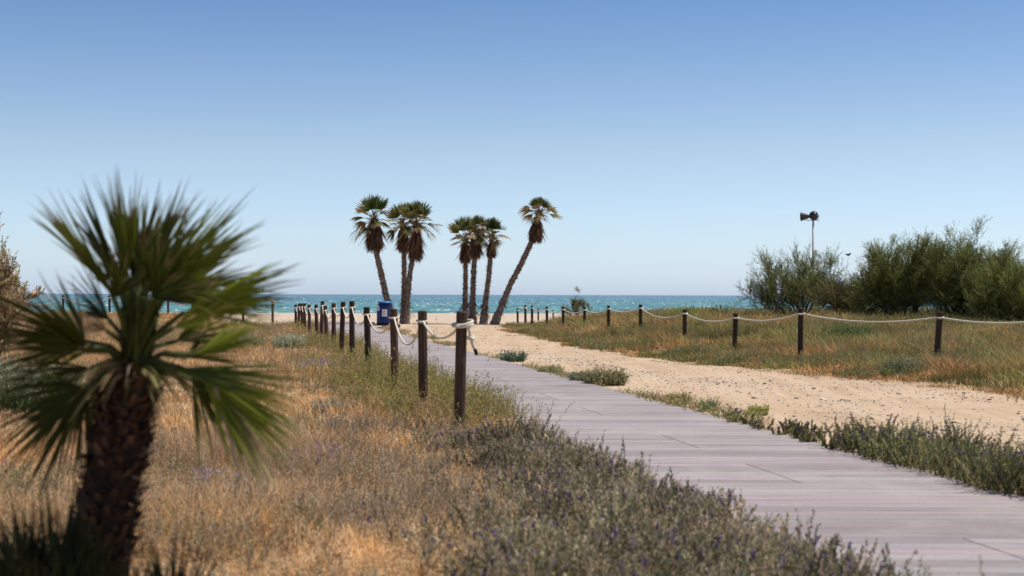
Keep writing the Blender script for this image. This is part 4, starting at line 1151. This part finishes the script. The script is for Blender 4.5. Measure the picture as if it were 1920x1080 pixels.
# wispy dry umbels over the boardwalk edge
bush("dry_umbel_plant", "tall wispy dry plant between the two nearest fence posts", "plant", 840, 800, 130, 190, 16, [(.30, .26, .14)], (.018, .004), 8, seed=50, Y=16.5, flower=(.38, .36, .16), fl_p=1, fls=.012, fl_frac=.07, lean=.55)
bush("dry_umbel_plant", "wispy dry plant leaning over the planks right of the nearest post", "plant", 900, 830, 110, 120, 12, [(.28, .25, .14)], (.018, .004), 8, seed=51, Y=14.2, flower=(.34, .33, .16), fl_p=1, fls=.012, fl_frac=.07, lean=.8)
bush("dry_umbel_plant", "bushy wispy herb behind the second nearest post", "plant", 735, 740, 120, 110, 30, [(.26, .26, .10)], (.022, .006), 10, seed=52, Y=19.5, flower=(.40, .38, .16), fl_p=1, fls=.014, fl_frac=.08, lean=.6)

# ------------------------------------------------------------------ foreground fan palm
def fan_frond(root, base, head, hub, tip, tilt, S, n, col, tipc, droop=.08, wid=.030, twist=0.0, name="frond"):
    """one leaf: petiole head->hub, pleated fan hub->tip; tilt turns the fan about its own axis (0 = facing the camera)"""
    head = np.array(head); hub = np.array(hub); tip = np.array(tip)
    d = tip - hub; L = np.linalg.norm(d); d = d / L
    s0 = norm(np.cross(d, [0, 1, 0])); n0 = np.cross(s0, d)
    s = s0 * math.cos(tilt) + n0 * math.sin(tilt); nn = np.cross(s, d)
    nb = NB()
    mid = (head + hub) / 2 + np.array([0, 0, .03])
    tube(nb, [head, mid, hub], [.013, .010, .008], 6, (.09, .11, .035))
    n = int(n * 1.35); wid = wid * .74
    a = np.linspace(-S, S, n) + rng.normal(0, .035, n)
    c = d * np.cos(a)[:, None] + s * np.sin(a)[:, None]
    w_ = s * np.cos(a)[:, None] - d * np.sin(a)[:, None]
    Ls = L * (.70 + .30 * np.cos(a)) * rng.uniform(.78, 1.1, n)
    ts = np.array([0, .2, .42, .62, .82, 1.0]); ws = np.array([.12, .7, 1.0, .75, .42, .05])
    V = np.zeros((n, 6, 3, 3)); C = np.zeros((n, 6, 3, 3))
    jit = rng.normal(0, .05, (n, 3)); shade = rng.uniform(.75, 1.3, (n, 1))
    brown = rng.uniform(.55, 1.0, n)
    for k, t in enumerate(ts):
        p = hub + c * (Ls * t)[:, None] + jit * (L * t ** 2)
        p[:, 2] -= droop * Ls * t ** 2.4 * (1 + .5 * rng.random(n))
        hw = wid * .5 * ws[k] * (L / .45)
        V[:, k, 0] = p - w_ * hw + nn * hw * .55; V[:, k, 1] = p - nn * hw * .35; V[:, k, 2] = p + w_ * hw + nn * hw * .55
        m = np.clip((t - brown) / .25 + .3 * (t > .95), 0, 1)[:, None]
        C[:, k] = ((np.array(col) * (1 - m) + np.array(tipc) * m) * shade)[:, None]
    o = np.arange(n)[:, None] * 18; F = []
    for k in range(5):
        for j in range(2):
            F.append(o + np.array([k * 3 + j, k * 3 + j + 1, k * 3 + 4 + j, k * 3 + 3 + j]))
    nb.add(V.reshape(-1, 3), np.concatenate(F, 0), C.reshape(-1, 3))
    part(name, nb, M_FROND, root, base)

def make_fan_palm():
    global rng
    rng = np.random.default_rng(71)
    Y = 5.0
    pts = [np.array(P(175, 1290, Y)), np.array(P(182, 1080, Y)), np.array(P(205, 930, Y)), np.array(P(228, 800, Y)), np.array(P(243, 720, Y)), np.array(P(250, 680, Y))]
    base = (pts[0][0], Y, 0.0); pts[0][2] = -.05
    root = thing("dwarf_fan_palm", base, "large blurred fan palm with dark shaggy trunk in the left foreground", "palm tree")
    t = np.linspace(0, 5, 50); path = np.stack([np.interp(t, range(6), [p[k] for p in pts]) for k in range(3)], -1)
    for _ in range(8): path[1:-1] = (path[:-2] + 2 * path[1:-1] + path[2:]) / 4
    rad = np.interp(t, [0, 1, 2, 3, 4, 5], [.118, .107, .098, .092, .084, .04])
    nb = NB(); tube(nb, path, rad, 18, (.045, .028, .02), cap=True)
    n = 900; k = rng.uniform(0, 46, n); i0 = k.astype(int); f = (k - i0)[:, None]
    c = path[i0] * (1 - f) + path[i0 + 1] * f; ax = norm(path[i0 + 1] - path[i0]); an = rng.uniform(0, 6.283, n)
    a = norm(np.cross(ax, [0, 1, 0])); b = np.cross(ax, a); o = a * np.cos(an)[:, None] + b * np.sin(an)[:, None]; sd_ = -a * np.sin(an)[:, None] + b * np.cos(an)[:, None]
    r0 = rad[i0][:, None]; p0 = c + o * r0 * .93; ln = rng.uniform(.025, .06, (n, 1)); wd = rng.uniform(.012, .022, (n, 1))
    tp = p0 + o * ln * .75 + ax * ln * rng.uniform(.1, 1.0, (n, 1))
    V = np.stack([p0 - sd_ * wd - ax * .012, p0 + sd_ * wd - ax * .012, tp + sd_ * wd * .45, tp - sd_ * wd * .45, p0 - sd_ * wd + ax * .018, p0 + sd_ * wd + ax * .018], 1)
    oo = np.arange(n)[:, None] * 6; F = np.concatenate([oo + np.array([0, 1, 2, 3]), oo + np.array([5, 4, 3, 2])], 0)
    C = np.array([.075, .045, .03]) * rng.uniform(.4, 1.9, (n, 1)); nb.add(V.reshape(-1, 3), F, np.repeat(C[:, None], 6, 1).reshape(-1, 3))
    part("trunk", nb, M_BARK, root, base)
    nb = NB(); n = 1500; k = rng.integers(2, 46, n); an = rng.uniform(0, 6.283, n)
    o = np.stack([np.cos(an), np.sin(an), np.zeros(n)], -1); p = path[k] + o * rad[k][:, None]
    blades(nb, p, rng.uniform(.03, .09, n), norm(o * .5 + rng.normal(0, .6, (n, 3))), rng.normal(0, .3, (n, 3)), np.full(n, .003), np.array([.10, .065, .045]) * rng.uniform(.4, 1.6, (n, 1)))
    part("trunk_fibre", nb, M_DRY, root, base)
    g = (.10, .125, .016); gb = (.20, .235, .022); gd = (.045, .058, .009); br = (.20, .12, .07); straw = (.70, .56, .32)  # gb is the frond green with sunlight painted in
    H = np.array(P(252, 690, Y)); 
    def fr(hx, hy, tx, ty, dh=0., dt=0., tilt=.6, S=.8, n=22, col=g, tipc=br, droop=.06, hd=(0, 0), wid=.021):
        fan_frond(root, base, P(252 + hd[0], 690 + hd[1], Y), P(hx, hy, Y + dh), P(tx, ty, Y + dt), tilt, S, n, col, tipc, droop, wid)
    # upright crown
    fr(205, 540, 66, 362, -.05, -.1, 1.15, .5, 20, g, br, .02)
    fr(222, 530, 135, 350, .1, .2, 1.0, .45, 16, gd, br, .0)
    fr(238, 520, 222, 322, -.05, -.15, .75, .42, 20, g, br, .0)
    fr(250, 520, 262, 355, .15, .2, .5, .55, 24, gd, br, .0)
    fr(262, 525, 315, 358, .1, .25, .3, .62, 24, g, br, .02)
    fr(275, 530, 375, 362, -.05, -.1, .7, .5, 20, g, br, .02)
    fr(290, 540, 462, 385, .0, .05, .8, .5, 22, gb, br, .02)
    fr(300, 545, 420, 440, -.2, -.35, .5, .8, 24, g, br, .05)
    fr(285, 560, 330, 450, -.2, -.4, .4, .8, 22, gd, br, .05)
    fr(215, 560, 190, 440, -.2, -.4, .4, .75, 22, gd, br, .05)
    fr(308, 560, 505, 478, .15, .3, .35, .62, 24, g, br, .08, wid=.022)
    fr(345, 585, 560, 512, -.05, -.1, 1.0, .55, 18, gb, (.12, .1, .05), .04, wid=.028)
    fr(250, 570, 250, 430, .25, .3, .2, .9, 22, gd, br, .0)
    for q in range(8):
        aa = math.radians(-28 + 14 * q + rng.uniform(-6, 6)); rr_ = rng.uniform(80, 140)
        fr(252 + 55 * math.sin(aa), 575 - 30 * math.cos(aa), 252 + 55 * math.sin(aa) + rr_ * math.sin(aa) * 1.1, 575 - 30 * math.cos(aa) - rr_ * math.cos(aa), rng.uniform(-.12, .2), rng.uniform(-.12, .25), rng.uniform(.2, 1.2), rng.uniform(.5, .8), 18, gd if q % 3 else g, br, .03, wid=.018)
    # lower left, dark
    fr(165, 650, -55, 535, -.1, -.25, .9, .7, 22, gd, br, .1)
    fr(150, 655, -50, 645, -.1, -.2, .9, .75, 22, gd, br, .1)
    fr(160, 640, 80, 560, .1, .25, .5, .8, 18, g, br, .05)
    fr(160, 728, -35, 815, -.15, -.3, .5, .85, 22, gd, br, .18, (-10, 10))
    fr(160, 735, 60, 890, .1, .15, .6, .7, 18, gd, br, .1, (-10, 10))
    # right side
    fr(365, 665, 515, 592, .05, .1, 1.05, .55, 18, gb, straw, .05)
    fr(350, 670, 470, 625, .15, .3, .8, .7, 16, g, straw, .1)
    fr(330, 690, 572, 722, -.1, -.2, 1.1, .4, 14, (.11, .14, .025), (.30, .22, .05), .03)
    fr(385, 705, 550, 868, -.1, -.2, .75, .42, 18, gb, straw, .08, (5, 5))
    fr(395, 715, 530, 895, -.12, -.15, .9, .35, 12, (.62, .52, .28), straw, .1, (5, 5))
    fr(375, 720, 500, 810, .1, .2, .6, .5, 14, gd, br, .12, (5, 5))
    # central bundle of petioles and young folded leaves
    fr(205, 600, 118, 505, .1, .2, .7, .6, 18, gd, br, .06, wid=.016)
    fr(200, 620, 130, 590, -.1, -.2, .6, .7, 16, (.16, .10, .05), br, .15, wid=.014)
    fr(325, 615, 445, 545, -.15, -.2, .8, .55, 18, gb, straw, .05, wid=.018)
    fr(330, 640, 480, 560, .2, .3, .6, .6, 18, g, br, .08, wid=.016)
    fr(365, 700, 565, 790, -.05, -.1, .95, .4, 16, gb, straw, .06, (5, 5), wid=.018)
    fr(360, 705, 455, 850, .1, .15, .6, .5, 16, g, straw, .1, (5, 5), wid=.016)
    fr(170, 690, 15, 715, .1, .1, .8, .6, 18, gd, br, .12, (-10, 5), wid=.018)
    fr(165, 660, 40, 600, .2, .3, .6, .7, 18, g, br, .08, (-8, 0), wid=.016)
    fr(185, 715, 105, 800, -.1, -.15, .6, .7, 16, gd, br, .12, (-10, 8), wid=.016)
    nb = NB(); n = 46
    for q in range(n):
        a_ = P(random.uniform(228, 276), 705, Y + random.uniform(-.05, .05)); b_ = P(random.uniform(228, 300), random.uniform(540, 610), Y + random.uniform(-.15, .15))
        tube(nb, [a_, (a_ + b_) / 2, b_], [.012, .010, .007], 5, np.array([.05, .07, .02]) * random.uniform(.6, 1.5))
    part("petioles", nb, M_FROND, root, base)
    # withered short leaves hanging under the crown
    nb = NB(); n = 90; an = rng.uniform(0, 6.283, n); o = np.stack([np.cos(an), np.sin(an), np.zeros(n)], -1)
    p = H + o * .05 + rng.normal(0, .015, (n, 3)); c = pal(n, [(.34, .30, .12), (.45, .36, .22), (.13, .14, .04), (.2, .12, .06)], [2, 2, 3, 2])
    blades(nb, p, rng.uniform(.08, .24, n), norm(o + [0, 0, .25] + rng.normal(0, .15, (n, 3))), np.tile([0, 0, -.75], (n, 1)), rng.uniform(.012, .028, n), c)
    part("withered_leaves", nb, M_DRY, root, base)
make_fan_palm()

def low_palm(label, px, Y, tips, seed, name="dwarf_fan_palm"):
    global rng
    rng = np.random.default_rng(seed)
    x = P(px, 900, Y).x; base = (x, Y, float(height(x, Y)))
    root = thing(name, base, label, "palm")
    for (hx, hy, tx, ty, dy, tilt, S) in tips:
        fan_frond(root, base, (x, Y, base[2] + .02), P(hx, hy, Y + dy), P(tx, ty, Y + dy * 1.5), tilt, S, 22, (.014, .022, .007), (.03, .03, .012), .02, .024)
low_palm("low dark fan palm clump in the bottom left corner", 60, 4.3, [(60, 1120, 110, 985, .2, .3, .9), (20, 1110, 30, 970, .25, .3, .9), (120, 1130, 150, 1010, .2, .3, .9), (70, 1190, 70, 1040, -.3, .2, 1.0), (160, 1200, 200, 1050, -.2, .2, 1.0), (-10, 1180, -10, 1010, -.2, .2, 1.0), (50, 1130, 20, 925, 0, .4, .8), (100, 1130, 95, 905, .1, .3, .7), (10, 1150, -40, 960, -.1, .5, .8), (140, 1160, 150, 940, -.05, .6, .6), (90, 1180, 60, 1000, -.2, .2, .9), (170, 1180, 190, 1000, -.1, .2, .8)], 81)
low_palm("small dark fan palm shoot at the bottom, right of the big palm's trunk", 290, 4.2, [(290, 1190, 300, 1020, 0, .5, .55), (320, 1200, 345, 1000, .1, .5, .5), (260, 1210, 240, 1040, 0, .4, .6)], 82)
